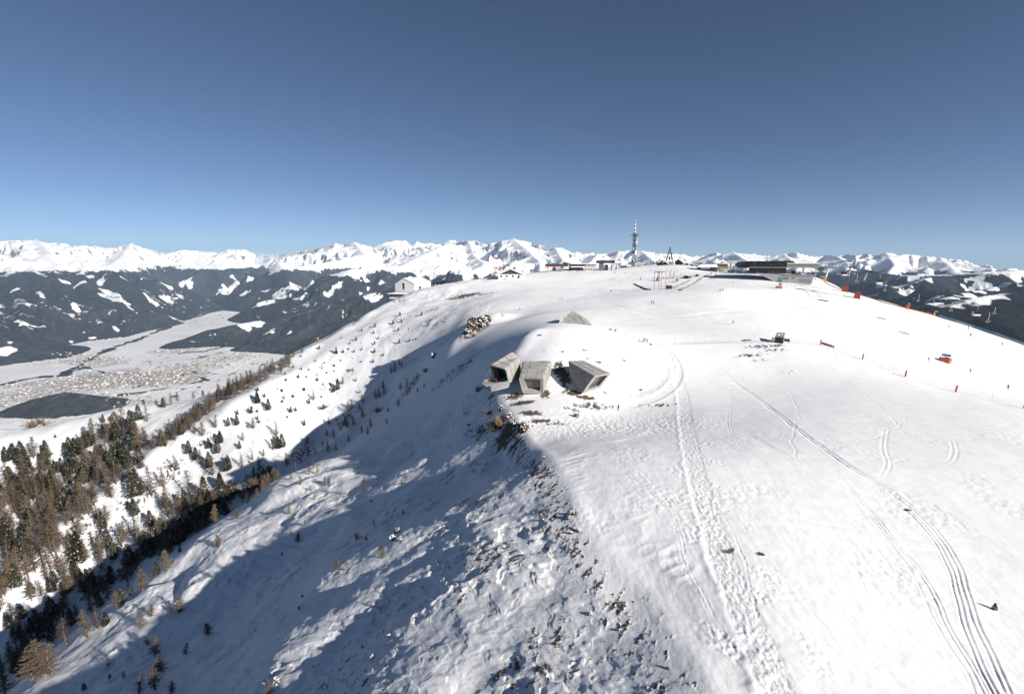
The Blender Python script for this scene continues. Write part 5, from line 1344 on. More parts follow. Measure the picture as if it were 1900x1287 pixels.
# flat canopy station
Y = 440; P = site(1128, Y); P.z = zpx(1128, 501.5, Y)
t = thing('lift_station', 'lift station with a flat dark canopy and yellowish top edge beside the telecom tower', 'lift station', P, facing(P)); k = mpp(P)
MB().box((-1 * k, 5, 15.2 * k), (44 * k, 9, 4.6 * k)).build('canopy', DARKM, t); MB().box((-4 * k, 5, 17.9 * k), (34 * k, 8, .9 * k)).build('canopy_edge', paint('mossy_roof', (.17, .16, .06), rough=.9), t)
MB().box((16 * k, 3.5, 15.2 * k), (9 * k, 8, 4 * k)).build('canopy_nose', WHITE, t); MB().box((11.5 * k, .3, 16 * k), (1.6 * k, .5, 3.6 * k)).build('green_panel', paint('lime_panel', (.35, .5, .04)), t)
MB().box((-13 * k, 4, 6 * k), (9 * k, 6, 14 * k)).build('operator_cabin', paint('blue_grey_cladding', (.10, .13, .19), rough=.4), t); MB().box((-4 * k, 3, 5 * k), (7 * k, 5, 11 * k)).build('dark_cabin', DARKM, t)
for x in (6, 14): MB().box((x * k, 5, 6 * k), (1.6 * k, 1.4, 14 * k)).build('post', DARKM, t)
MB().tube([(3 * k, 3.5, 4 * k), (12 * k, 4.2, 12 * k)], .5, 5).build('brace', GREYM, t)
for px, ww, hh, lab in ((1156, 12, 8, 'low dark hut between the flat canopy station and the telecom tower'), (1166, 8, 6, 'small dark hut at the left foot of the telecom tower')):
    P = site(px, 470); P.z = zpx(px, 501, 470); k = mpp(P)
    t = thing('service_hut', lab, 'hut', P, facing(P)); MB().box((0, 3, hh * k * .4), (ww * k, 5, hh * k * 1.0)).build('wall', DARKM, t); MB().box((0, 3, hh * k * .95), (ww * k * 1.15, 6, .5)).build('roof', GREYM, t)
    MB().box((0, .45, hh * k * .4), (ww * k * .5, .2, hh * k * .4)).build('window', WINM, t)

# telecom tower
Y = 505; P = site(1174.5, Y); P.z = zpx(1174, 499, Y); H = zpx(1175.5, 407, Y) - P.z
t = thing('telecom_tower', 'tall dark lattice telecom tower covered in dishes, with a red and white tip', 'tower', P, facing(P, .25))
hb = H * .73
lattice(t, hb, 3.4, 2.4, [DARKM] * 6, .20)
MB().tube([(0, 0, 0), (0, 0, hb)], .42, 8).build('core', DARKM, t)
MB().box((0, 0, hb * .94), (7.2, 7.2, .45)).build('platform', DARKM, t)
for i, f in enumerate((.12, .28, .42, .58, .72, .84)):
    MB().box((0, 0, hb * f), (4.8, 4.8, .25)).build('platform', GREYM, t)
rr = random.Random(4)
for i in range(26):
    f = rr.uniform(.08, .88); a = rr.uniform(math.pi * .95, math.pi * 2.05); rad = 2.1 - .5 * f; d = rr.choice((.9, 1.2, 1.7))
    c = Vector((math.cos(a) * rad, math.sin(a) * rad, hb * f)); o = Vector((math.cos(a), math.sin(a), 0))
    MB().tube([c, c + o * .8], d * .58, 10, d * .6).build('dish', [WHITE, GREYM, WHITE, DARKM][i % 4], t)
for i in range(16):
    f = rr.uniform(.5, .97); a = rr.uniform(0, 6.28); c = Vector((math.cos(a) * 2.6, math.sin(a) * 2.6, hb * f))
    MB().box(c, (.35, .35, 2.6)).build('panel_antenna', GREYM if i % 3 else WHITE, t)
ht = H - hb
for i in range(7):
    z0, z1 = hb + ht * i / 7, hb + ht * (i + 1) / 7; r_ = .85 - .10 * i
    MB().tube([(0, 0, z0), (0, 0, z1)], r_, 8, r_ - .08).build('tip_section', WHITE if i % 2 == 0 else REDP, t)
MB().tube([(0, 0, H), (0, 0, H + 3)], .1, 5).build('lightning_rod', DARKM, t)
P = site(1183, 500); P.z = zpx(1183, 496, 500); k = mpp(P)
t = thing('snow_hut', 'small white-roofed hut at the right foot of the telecom tower', 'hut', P, facing(P)); m = MB(); m.prism([(-3, 0), (3, 0), (3, 2.6), (0, 4.6), (-3, 2.6)], 0, 4); m.build('wall', TAN, t)
m = MB(); m.prism([(-3.6, 2.5), (0, 4.8), (3.6, 2.5), (3.6, 3.0), (0, 5.4), (-3.6, 3.0)], -.4, 4.4); m.build('roof', SNOWM, t); MB().box((0, -.05, 1.0), (1.4, .1, 2)).build('door', WINM, t)
# flags left of the bell tower
for i, px in enumerate((1205, 1207.5, 1210, 1212.5, 1215, 1217.5)):
    P = site(px, 500); P.z = zpx(px, 496.5, 500)
    t = thing('flagpole', 'one flagpole of the row of blue and white flags left of the bell tower', 'flag', P, .2, 'row of flags by the bell tower')
    MB().tube([(0, 0, -1), (0, 0, 6.4)], .06, 5).build('pole', GREYM, t)
    m = MB(); q = [(.05, 0, 6.3), (.6, .12, 6.25), (1.1, -.05, 6.2), (1.1, -.05, 3.0), (.6, .12, 2.9), (.05, 0, 3.0)]; m.hexa(q, [(a, b + .03, c) for a, b, c in q]); m.build('flag', CLOTH[['navy', 'blue', 'navy', 'white', 'blue', 'navy'][i]], t)
# bell tower
Y = 500; P = site(1240, Y); P.z = zpx(1240, 492, Y); H = zpx(1240, 456, Y) - P.z; k = mpp(P)
t = thing('bell_tower', 'pyramid bell tower of four dark beams with a large bell, on the summit', 'bell tower', P, facing(P, .18))
s = 8.2 * k
for x, y in ((-1, -1), (1, -1), (1, 1), (-1, 1)): MB().tube([(x * s, y * s * .8, -1), (x * s * .14, y * s * .14, H * .74), (0, 0, H)], .38, 6, .22).build('leg', DARKM, t)
m = MB()
for f in (.45, .62):
    c = [(x * s * (1 - f * 1.16), y * s * .8 * (1 - f * 1.16), H * f) for x, y in ((-1, -1), (1, -1), (1, 1), (-1, 1))]
    for a, b in zip(c, c[1:] + c[:1]): m.tube([a, b], .26, 5)
m.build('ring_beam', DARKM, t)
m = MB(); prof = [(.25, 0), (.6, -.25), (.85, -1.1), (1.1, -2.0), (1.6, -2.7)]
for (r0, z0), (r1, z1) in zip(prof[:-1], prof[1:]): m.tube([(0, 0, H * .42 + z0), (0, 0, H * .42 + z1)], r0, 14, r1, cap=False)
m.build('bell', paint('bronze', (.05, .045, .035), rough=.4), t, True)
m = MB(); m.tube([(0, 0, H * .45), (0, 0, H * .41)], .3, 6); m.build('bell_yoke', DARKM, t)
MB().box((0, -2.5, 1.2), (10 * k, 4, 5.2)).build('stage', WOODM, t); MB().box((0, -2.2, 4.0), (11 * k, 4.6, .5)).build('stage_snow', SNOWM, t)
MB().ball((0, 0, H + .4), .45, 1).build('finial', WHITE, t)
def small_house(px, pyb, Y, ww, hh, wall, lab, turn=0.0, name='summit_chalet', cat='chalet', roofm=None):
    P = site(px, Y); P.z = zpx(px, pyb - 1.5, Y); k = mpp(P); w2, h = ww * k / 2, hh * k
    t = thing(name, lab, cat, P, facing(P, turn))
    m = MB(); m.prism([(-w2, -1.5), (w2, -1.5), (w2, h * .55), (0, h), (-w2, h * .55)], 0, w2 * 1.6); m.build('wall', wall, t)
    m = MB(); e = w2 * .22; m.prism([(-w2 - e, h * .5), (0, h * 1.0), (w2 + e, h * .5), (w2 + e, h * .62), (0, h * 1.14), (-w2 - e, h * .62)], -e, w2 * 1.6 + e); m.build('roof', roofm or SNOWM, t)
    windows(t, [(-w2 * .5, h * .3), (w2 * .45, h * .3)], -.05, w2 * .4, h * .22)
    MB().box((0, -.05, h * .16), (w2 * .32, .12, h * .34)).build('door', DWOOD, t)
    return t
small_house(1226, 494, 495, 12, 10, DWOOD, 'dark chalet with a steep snowy roof touching the left leg of the bell tower', .3)
small_house(1232, 493.5, 490, 8, 7, DARKM, 'black hut directly left of the bell tower stage', -.2)
small_house(1257, 493, 500, 13, 10, DWOOD, 'chalet with dormer and thick snow roof right of the bell tower', -.3)
small_house(1263, 494, 505, 9, 8, WOODM, 'brown chalet behind the dormered one right of the bell tower', .2)
small_house(1272, 496, 495, 12, 7, WOODM, 'long low hut with snow on its roof in the terrace row', 0, 'terrace_hut', 'hut')
small_house(1281, 498, 480, 10, 7, DARKM, 'dark low hut at the right end of the terrace row', .1, 'terrace_hut', 'hut')
small_house(1292, 499, 470, 9, 6, DWOOD, 'small timber hut left of the flat-roofed restaurant', 0, 'terrace_hut', 'hut')
# terrace windscreen with benches in front
P = site(1275, 480); P.z = zpx(1275, 498, 480); k = mpp(P)
t = thing('terrace', 'long sun terrace with wind screens and tables before the chalets', 'terrace', P, facing(P))
MB().box((0, 1, -.4), (40 * k, 4, 1.4)).build('deck', WOODM, t)
for i in range(9): MB().box(((-18 + 4.4 * i) * k, -.6, .9), (2.6 * k, .12, 1.3)).build('wind_screen', [GREYM, DARKM, WOODM][i % 3], t)
for i in range(8): MB().box(((-16 + 4.6 * i) * k, 1.2, .75), (1.6, .9, .12)).build('table', [CLOTH['red'], WOODM, CLOTH['orange'], WHITE][i % 4], t)
# restaurant
Y = 425; P = site(1322, Y); P.z = zpx(1322, 504.5, Y); k = mpp(P)
t = thing('restaurant', 'flat-roofed dark restaurant with snow-covered canopy and a tan upper storey at its right', 'restaurant', P, facing(P, R(6)))
MB().box((-10 * k, 6, 4 * k), (34 * k, 10, 9.5 * k)).build('wall', DARKM, t)
m = MB(); m.prism([(-30 * k, 9.5 * k), (-22 * k, 14 * k), (2 * k, 14 * k), (8 * k, 9.5 * k), (7 * k, 8.8 * k), (-29 * k, 8.8 * k)], -2, 10); m.build('canopy', SNOWM, t)
MB().box((-8 * k, 8, 15.3 * k), (36 * k, 10, 1.2 * k)).build('roof', DARKM, t); MB().box((-14 * k, -.6, 6.8 * k), (16 * k, .8, 1.5 * k)).build('snow_ledge', SNOWM, t)
MB().box((16 * k, 7, 2 * k), (18 * k, 10, 5 * k)).build('base_wall', TAN, t); MB().box((17 * k, 6.5, 8.2 * k), (19 * k, 11, 4 * k)).build('timber_parapet', WOODM, t)
MB().box((18 * k, 7, 12 * k), (15 * k, 9, 4.6 * k)).build('upper_storey', TAN, t); m = MB(); m.prism([(9 * k, 14.2 * k), (16 * k, 16.6 * k), (27 * k, 14.2 * k)], 1.5, 12); m.build('hip_roof', TAN, t)
windows(t, [((12.5 + i * 3.6) * k, 12.2 * k) for i in range(4)], 2.3, 2.6 * k, 2.4 * k); MB().box((20 * k, .9, 5 * k), (9 * k, .3, 2 * k)).build('window_band', paint('pale_green_glass', (.30, .36, .33), rough=.2), t)
MB().box((-10 * k, .8, 3 * k), (24 * k, .3, 3.6 * k)).build('window_band', WINM, t)
P = site(1354.5, 410); P.z = zpx(1354, 500, 410)
t = thing('sign_pillar', 'slim tan pillar standing right of the restaurant', 'pillar', P, facing(P)); k = mpp(P)
MB().box((0, 0, 6 * k), (2.4 * k, 1, 13.5 * k)).build('panel', TAN, t); MB().box((-1.6 * k, .3, 6 * k), (1 * k, .7, 14 * k)).build('frame', DWOOD, t)
P = site(1382.5, 360); P.z = zpx(1382, 506, 360); H = zpx(1382, 481, 360) - P.z
t = thing('flagpole', 'white flagpole in front of the black glass station', 'flagpole', P); MB().tube([(0, 0, -1), (0, 0, H)], .28, 8, .12).build('pole', WHITE, t); MB().ball((0, 0, H), .22, 1).build('knob', GREYM, t)
# black glass gondola station
Y = 345; P = site(1421, Y); P.z = zpx(1421, 506.5, Y); k = mpp(P)
t = thing('gondola_station', 'large black glass gondola station with a yellow stripe and grey concrete base', 'lift station', P, facing(P))
def panel_mat():
    m_, n, l, b = mat('black_glass_panels'); tc = N(n, 'ShaderNodeTexCoord'); v = N(n, 'ShaderNodeTexVoronoi', i_Scale=.8); no = N(n, 'ShaderNodeTexNoise', i_Scale=.45, i_Detail=4.0)
    l.new(tc.outputs['Object'], v.inputs['Vector']); l.new(tc.outputs['Object'], no.inputs['Vector'])
    r = ramp(n, [(.45, (.010, .014, .024)), (.60, (.028, .037, .055)), (.72, (.11, .13, .16))]); l.new(no.outputs[0], r.inputs[0]); l.new(r.outputs[0], b.inputs['Base Color'])
    mr = N(n, 'ShaderNodeMapRange', i_3=.05, i_4=.35); l.new(v.outputs['Distance'], mr.inputs[0]); l.new(mr.outputs[0], b.inputs['Roughness']); return m_
PANEL = panel_mat()
MB().box((.8 * k, 9, 11 * k), (61.6 * k, 18, 21.6 * k)).build('glass_hall', PANEL, t)
m = MB()
for i in range(1, 16): m.box(((-30 + 61.6 * i / 16) * k, -.03, 11 * k), (.12, .1, 21.4 * k))
for z in (5.5, 15.8): m.box((.8 * k, -.035, z * k), (61.4 * k, .1, .12))
m.build('glazing_bar', DARKM, t)
MB().box((25.5 * k, -.12, 10.3 * k), (110 * k, .4, 1.1 * k)).build('yellow_stripe', YELLOW, t)
m = MB(); m.prism([(31 * k, 10.9 * k), (81 * k, 10.9 * k), (83 * k, 17 * k), (31 * k, 17.5 * k)], .4, 15); m.build('canopy', GREYM, t)
MB().box((57 * k, 7.5, 17.7 * k), (53 * k, 15, .5)).build('canopy_snow', SNOWM, t)
MB().box((59 * k, 5, 4.5 * k), (3 * k, 3, 12 * k)).build('pillar', WHITE, t)
m = MB(); m.tube([(78 * k, 6, -2), (80 * k, 6, 11 * k)], .35, 6); m.build('strut', GREYM, t)
m = MB(); m.prism([(-54 * k, 12 * k), (-55 * k, 16 * k), (-51 * k, 20 * k), (-30 * k, 22 * k), (-30 * k, 9 * k), (-44 * k, 9 * k)], 5, 13); m.build('rear_hood', DARKM, t)
m = MB(); m.prism([(2 * k, 19 * k), (4 * k, 22.2 * k), (42 * k, 22.2 * k), (47 * k, 17.2 * k), (30 * k, 18 * k)], 9, 16); m.build('roof_hood', DARKM, t)
m = MB(); m.tube([(43.5 * k, 3, 1.8 * k), (43.5 * k, 3.5, 1.8 * k)], 3.6 * k, 16); m.build('bullwheel', DARKM, t); MB().box((51 * k, 4.5, .2 * k), (9 * k, 4, 2.4 * k)).build('drive_housing', YELLOW, t)
m = MB(); m.prism([(-18 * k, 0), (74 * k, -4.5 * k), (74 * k, -18.5 * k), (20 * k, -18.5 * k), (4 * k, -10 * k)], -1.2, 15); m.build('concrete_base', LGREY, t)
MB().box((50 * k, 5, -3.4 * k), (48 * k, 12.9, 1.6 * k)).build('base_parapet', GREYM, t)
windows(t, [((22 + i * 3.6 + (2 if i else 0)) * k, -9.5 * k) for i in range(4)], -1.28, 2.0 * k, 2.6 * k); windows(t, [(44 * k, -8.5 * k)], -1.28, 2 * k, 2 * k)
for i in range(3): MB().box(((58 + i * 6.4) * k, -1.28, -11.8 * k), (4.6 * k, .2, 5.4 * k)).build('gate', GREYM, t)
MB().box((31 * k, -1.6, -14 * k), (11 * k, 1.5, 7 * k)).build('stair_block', LGREY, t)
P = ground(1428, 517); k = mpp(P)
t = thing('timber_stack', 'pile of brown timber ramps on snow at the left of the station base', 'timber', P, facing(P, .25)); m = MB()
for i in range(4): MB().box(((-6 + i * 5) * k, .6 * i, (4.0 - i * 1.7) * k), (11 * k, 1.2, .7 * k), ry=.18).build('ramp_board', WOODM, t)
P = site(1500, 360); P.z = zpx(1500, 517, 360); k = mpp(P)
t = thing('snow_groomer', 'small red machine parked behind the station base at the slope edge', 'machine', P, facing(P, .6)); MB().box((0, 0, 1.2), (4.6, 2.6, 1.3)).build('body', REDP, t); MB().box((.4, 0, 2.5), (2.2, 2.2, 1.5)).build('cab', WINM, t)
for s in (-1, 1): MB().box((0, s * 1.5, .5), (5, .8, 1.0)).build('track', DARKM, t)
MB().box((2.9, 0, .7), (.3, 3.6, 1.0)).build('blade', GREYM, t)

# ------------------------------------------------------------------ the ropeway on the right
def pylon(px, py, pyt, Y, lab, matm, lean):
    P = ground(px, py); k = mpp(P); H = (py - pyt) * k
    t = thing('lift_pylon', lab, 'pylon', P, facing(P), 'red-padded pylons of the gondola')
    lx = lean * H
    for x, y in ((-1, -1), (1, -1), (1, 1), (-1, 1)): MB().tube([(x * 1.5, y * 1.3, -1.5), (x * .45 + lx * .62, y * .4, H * .62)], .17, 6).build('leg', DARKM, t)
    MB().tube([(lx * .6, 0, H * .6), (lx, 0, H)], .55, 8, .45).build('mast', GREYM, t)
    m = MB(); m.hexa([(-1.9, -1.7, -1.6), (1.9, -1.7, -1.6), (1.9, 1.7, -1.6), (-1.9, 1.7, -1.6)], [(-1.3 + lx * .2, -1.3, 3.7), (1.35 + lx * .2, -1.3, 3.7), (1.35 + lx * .2, 1.3, 3.7), (-1.3 + lx * .2, 1.3, 3.7)]); m.build('crash_mat', REDM, t)
    return t, P, k, H, lx
P1 = pylon(1567, 541, 492, 300, 'left one of two tall lift pylons with red padded feet on the right slope', REDM, .10)
P2 = pylon(1588, 553, 500, 290, 'right, leaning one of two tall lift pylons with red padded feet', REDM, .26)
for (t, P, k, H, lx) in (P1, P2):
    m = MB(); m.box((lx, 0, H * .92), (14 * k, .5, .7), ry=.16); m.box((lx, 3.2, H * .92), (14 * k, .5, .7), ry=.16); m.box((lx, 1.6, H * .9), (.6, 4.0, .6)); m.build('roller_beam', GREYM, t)
    for i in range(9):
        x = lx + (-6.2 + 1.55 * i) * k
        m = MB(); m.tube([(x, -.5, H * .92 - (x - lx) * .16), (x, -.25, H * .92 - (x - lx) * .16)], .38, 8); m.build('roller', DARKM, t)
P = ground(1530, 521); k = mpp(P)
t = thing('lift_pylon', 'short white pylon with a yellow padded foot on the slope rim', 'pylon', P, facing(P)); H = 25 * k
MB().tube([(0, 0, -1), (1.8, 0, H)], .45, 8, .35).build('mast', WHITE, t); m = MB(); m.hexa([(-1.3, -1.2, -1), (1.1, -1.2, -1), (1.1, 1.2, -1), (-1.3, 1.2, -1)], [(-.9, -.9, 2.6), (1.2, -.9, 2.6), (1.2, .9, 2.6), (-.9, .9, 2.6)]); m.build('crash_mat', YELLOW, t)
MB().box((1.8, 0, H), (9.5, .6, .6), ry=.05).build('cross_arm', GREYM, t)
for i in range(5): MB().tube([(-2.2 + 2 * i, -.5, H + .5 - .1 * i), (-2.2 + 2 * i, -.25, H + .5 - .1 * i)], .4, 8).build('roller', DARKM, t)

def cable(name, pts, r, lab, grp):
    m = MB(); m.tube(pts, r, 5); o = m.build(name, CABLE); return tag(o, lab, 'cable', grp)
GL = [(1498, 497, 342), (1530, 495, 330), (1572, 497, 302), (1604, 503, 285), (1632, 511, 262), (1700, 533, 246), (1740, 548, 236), (1815, 569, 206), (1900, 597, 178), (2040, 640, 160)]
cable('gondola_cable', [V(*p) for p in GL], .055, 'front steel cable of the gondola line running down the right side', 'cables of the lifts')
cable('gondola_cable', [V(a, b + 3.5, c + 7) for a, b, c in GL], .05, 'rear steel cable of the gondola line, just behind the front one', 'cables of the lifts')
CL = [(1545, 497, 400), (1592, 507, 370), (1643, 522, 345), (1705, 546, 322), (1767, 560, 305), (1834, 580, 288), (1900, 606, 270), (2040, 650, 250)]
cable('chairlift_cable', [V(*p) for p in CL], .045, 'thin cable of the chairlift farther out beyond the slope edge', 'cables of the lifts')
def gondola(px, py, pyc, Y, wpx, lab):
    P = V(px, py, Y); k = mpp(P); w2 = wpx * k / 2
    t = thing('gondola_cabin', lab, 'gondola', P, facing(P, .35), 'gondola cabins on the cable')
    m = MB(); a = [(-w2 * .86, -w2 * .8, -w2), (w2 * .86, -w2 * .8, -w2), (w2 * .86, w2 * .8, -w2), (-w2 * .86, w2 * .8, -w2)]; b = [(x * 1.16, y * 1.16, -w2 * .35) for x, y, z in a]
    m.hexa(a, b); m.build('lower_shell', WHITE, t)
    c = [(x * 1.14, y * 1.14, .55 * w2) for x, y, z in a]; d = [(x * .6, y * .6, .95 * w2) for x, y, z in a]
    m = MB(); m.hexa([(x * .985, y * .985, z + .01) for x, y, z in b], c); m.build('windows', BLACKG, t)
    m = MB(); m.hexa([(x, y, z + .01) for x, y, z in c], d); m.build('roof', DARKM, t)
    hz = (py - pyc) * k
    m = MB(); m.tube([(0, 0, .9 * w2), (.35, 0, hz * .6), (0, 0, hz)], .07, 5); m.build('hanger', GREYM, t)
    m = MB(); m.box((-w2 * 1.05, 0, -w2 * .5), (.12, w2 * 1.1, w2 * .5)); m.build('ski_rack', GREYM, t)
for g in ((1566.5, 507.5, 496.5, 296, 7.6, 'gondola cabin hanging beside the left red-footed pylon'), (1631.5, 522, 511, 262, 9.0, 'gondola cabin in front of dark forest right of both pylons'), (1738.5, 559.5, 547.5, 236, 8.8, 'gondola cabin before the white clearings, middle one of the line'), (1812, 580.5, 568, 207, 10.4, 'nearest gondola cabin, white-bottomed, far right before dark forest')): gondola(*g)
def chair(px, py, pyc, Y, wpx, lab):
    P = V(px, py, Y); k = mpp(P); w2 = wpx * k / 2
    t = thing('chairlift_chair', lab, 'lift chair', P, facing(P, .5), 'empty chairs of the far chairlift')
    MB().box((0, 0, -w2 * .6), (w2 * 2, .7, .16)).build('seat', GREYM, t); MB().box((0, .4, -w2 * .2), (w2 * 2, .12, .9)).build('backrest', DARKM, t)
    m = MB(); m.tube([(-w2, 0, -w2 * .5), (-w2 * .9, -.5, .5), (0, 0, 1.2), (w2 * .9, -.5, .5), (w2, 0, -w2 * .5)], .07, 5); m.build('frame', PALE, t)
    m = MB(); m.tube([(0, 0, 1.1), (.3, 0, (py - pyc) * k * .6), (0, 0, (py - pyc) * k)], .06, 5); m.build('hanger', PALE, t)
for c in ((1589, 522, 506.5, 371, 4, 'far lift chair between the two red-footed pylons'), (1642, 538, 521.5, 345, 3.8, 'far lift chair below the second gondola cabin'), (1703.5, 558, 545.5, 322, 3, 'tiny far lift chair before the lowest white clearings'), (1764.5, 575.5, 559.5, 305, 4.4, 'pale lift chair left of the nearest gondola cabin'), (1833, 596, 579.5, 288, 4.8, 'pale lift chair right below the nearest gondola cabin'), (1845, 581, 570, 300, 3.6, 'thin pale lift chair at the right edge of the dark forest')): chair(*c)

# ------------------------------------------------------------------ pistes: fences, signs, guns
def fence_net(name, pts, h, m_net, m_post, lab, cat, grp=None, post_every=4.0, rows=6, r=.012, post_r=.03, post_h=1.1, solid=False):
    G_ = [ground(*p) for p in pts]
    L = [G_[0]]
    for a, b in zip(G_[:-1], G_[1:]):
        n = max(1, int((b - a).length / post_every))
        for i in range(1, n + 1):
            q = a.lerp(b, i / n); L.append(Vector((q.x, q.y, height(q.x, q.y))))
    t = thing(name, lab, cat, L[0], 0, grp); o = L[0]
    m = MB()
    if solid:
        for a, b in zip(L[:-1], L[1:]):
            d = (b - a).cross(Vector((0, 0, 1))).normalized() * .03
            m.hexa([a - o - d, b - o - d, b - o - d + Vector((0, 0, h)), a - o - d + Vector((0, 0, h))], [a - o + d, b - o + d, b - o + d + Vector((0, 0, h)), a - o + d + Vector((0, 0, h))])
    else:
        for i in range(rows):
            z = h * (i + .6) / rows; m.tube([p - o + Vector((0, 0, z - .05 * math.sin(j * 1.7))) for j, p in enumerate(L)], r, 3, cap=False)
        for a, b in zip(L[:-1], L[1:]):
            n = int((b - a).length / .55)
            for i in range(n):
                q = a.lerp(b, (i + .5) / n) - o; m.tube([q + Vector((0, 0, .05)), q + Vector((0, 0, h))], r * .8, 3, cap=False)
    m.build('net', m_net, t)
    for p in L[:100]: MB().tube([p - o + Vector((0, 0, -.3)), p - o + Vector((0, 0, h * post_h))], post_r, 5).build('post', m_post, t)
    return t
PINKNET = paint('faded_red_net', (.62, .27, .22), rough=.8)
fence_net('safety_fence', [(1466, 636), (1525, 644), (1600, 666), (1680, 698), (1773, 727), (1840, 743), (1905, 760)], 1.9, PINKNET, PINKNET, 'long faded red net fence running from the green hut down to the right edge', 'fence', None, 6, 7, .010, .02)
fence_net('safety_fence', [(1250, 640), (1306, 638), (1352, 637), (1398, 636), (1434, 636)], 1.0, paint('green_net', (.08, .30, .24), rough=.8), GREYM, 'low green net fence left of the green hut', 'fence', None, 5, 5, .012, .02)
for i, (px, py, h) in enumerate(((1251, 640, 18), (1308, 639, 18), (1353.5, 637, 17), (1399, 636, 17), (1480, 636, 9), (1657, 687, 13), (1551.5, 664, 8), (1682, 711, 8), (1260, 545, 9), (1082, 578, 8), (1087, 567, 9), (1060, 522, 8))):
    P = ground(px, py); k = mpp(P)
    t = thing('marker_pole', ['thin tall pole left end of the green net', 'second thin tall pole from the left along the green net', 'third thin tall pole from the left along the green net', 'thin tall pole nearest the green hut', 'short thin pole right of the blue board', 'thin pole in the red net between two padded posts', 'short pole with grey base below the red banner', 'thin pole below the middle padded post', 'slim pole in the snow below the playground box', 'lower slim pole above the concrete wedge', 'upper slim pole above the concrete wedge', 'slim pole on the piste below the crest stations'][i], 'pole', P, 0, 'thin poles on the pistes')
    MB().tube([(0, 0, -.3), (.05, 0, h * k)], .035, 5).build('pole', GREYM, t); MB().tube([(.05, 0, h * k), (.05, 0, h * k + .15)], .05, 5).build('cap', ORANGE if i > 4 else GREYM, t)
def padded(px, py, hp, wp, lab, lean=.08):
    P = ground(px, py); k = mpp(P)
    t = thing('padded_post', lab, 'post', P, facing(P), 'red padded posts of the net fence'); H = hp * k
    m = MB(); m.tube([(0, 0, -.2), (lean * H, 0, H)], wp * k / 2, 8); m.build('pad', REDM, t); m = MB(); m.tube([(lean * H, 0, H), (lean * H * 1.08, 0, H * 1.06)], wp * k * .42, 8); m.build('cap', DARKM, t)
    return t, P, k, H
for a in ((1600, 667, 10, 2.2, 'padded red post next right after the banner'), (1679.5, 698.5, 11, 2.4, 'padded red post in the middle of the net fence'), (1773, 727, 12, 2.8, 'padded red post below the red crash mat'), (1900, 757, 12, 3, 'padded red post at the very right edge')): padded(*a)
t, P, k, H = padded(1521.5, 640, 10.5, 2.0, 'padded red post holding the red banner', .12)
# banner
A, B = ground(1523.5, 641), ground(1547, 648); d = (B - A); L = d.length; rz = math.atan2(d.y, d.x); tilt = math.atan2(d.z, Vector((d.x, d.y)).length)
t = thing('banner', 'dark red banner with a row of small pale letters hung on the net fence', 'banner', A + Vector((0, 0, .45)), rz)
MB().hexa([(0, -.02, 0), (L, -.02, d.z), (L, -.02, d.z + .75), (0, -.02, .95)], [(0, .02, 0), (L, .02, d.z), (L, .02, d.z + .75), (0, .02, .95)]).build('cloth', paint('banner_red', (.20, .02, .03), rough=.8), t)
m = MB(); rr = random.Random(3)
for i in range(9):
    x = L * (.06 + .078 * i); z0 = d.z * x / L + .18
    hh = .48 if i in (0, 6) else .32
    m.box((x, -.035, z0 + hh / 2), (.05, .02, hh)); m.box((x + .1, -.035, z0 + rr.choice((.05, hh * .6, hh - .05))), (.16, .02, .06))
    if i % 2: m.box((x + .19, -.035, z0 + .15), (.05, .02, .3))
m.build('lettering', PALE, t)
m = MB(); m.tube([(L * .86, -.05, d.z * .86 + .38), (L * .86, -.025, d.z * .86 + .38)], .24, 10); m.build('round_emblem', WHITE, t)
# red crash mat with blue signs
P = ground(1754, 673); k = mpp(P)
t = thing('crash_mat', 'large red padded barrier with a small yellow mark, on the right piste', 'crash mat', P, facing(P, .15))
m = MB(); m.hexa([(-9.5 * k, 0, .3), (5 * k, 0, -.6), (9.5 * k, 1.6, .0), (9.5 * k, 3, .2), (-8.5 * k, 3, .8)], [(-8 * k, 0, 9 * k * .9), (5.5 * k, 0, 6.5 * k), (10 * k, 1.6, 6.4 * k), (10 * k, 3, 6.6 * k), (-7 * k, 3, 9 * k)]); m.build('padding', REDM, t)
m = MB(); m.face([(-4.6 * k, -.05, 3.2 * k), (-2.2 * k, -.05, 3.0 * k), (-2.4 * k, -.05, 5.2 * k)]); m.build('yellow_mark', YELLOW, t)
m = MB(); m.tube([(-6 * k, -.06, 6.9 * k), (3 * k, -.06, 4.8 * k)], .06, 4); m.build('strap', paint('strap_dark_red', (.2, .03, .02)), t)
P = P + Vector((.5, 1.5, 0)); 
t = thing('piste_sign', 'blue piste sign board standing behind the red crash mat', 'sign', P, facing(P))
for x in (-.9, .9): MB().tube([(x + 1, 0, -.5), (x + 1, 0, 15.5 * k)], .07, 6).build('post', GREYM, t)
MB().box((4.0 * k - .3, -.1, 13.4 * k), (13 * k, .12, 4.6 * k), ry=.06).build('board', BLUEM, t)
m = MB(); m.box((4 * k - 1.0, -.18, 13.0 * k), (5.0 * k, .03, .7 * k)); m.box((4 * k + .2, -.18, 13.9 * k), (4.0 * k, .03, .6 * k)); m.box((-1.3 * k, -.18, 14.2 * k), (.9 * k, .03, 1.5 * k)); m.build('lettering', PALE, t)
MB().box((4.2 * k, -.12, 8.2 * k), (6.5 * k, .12, 3.0 * k), ry=.08).build('lower_board', paint('dark_blue_board', (.02, .04, .12)), t)
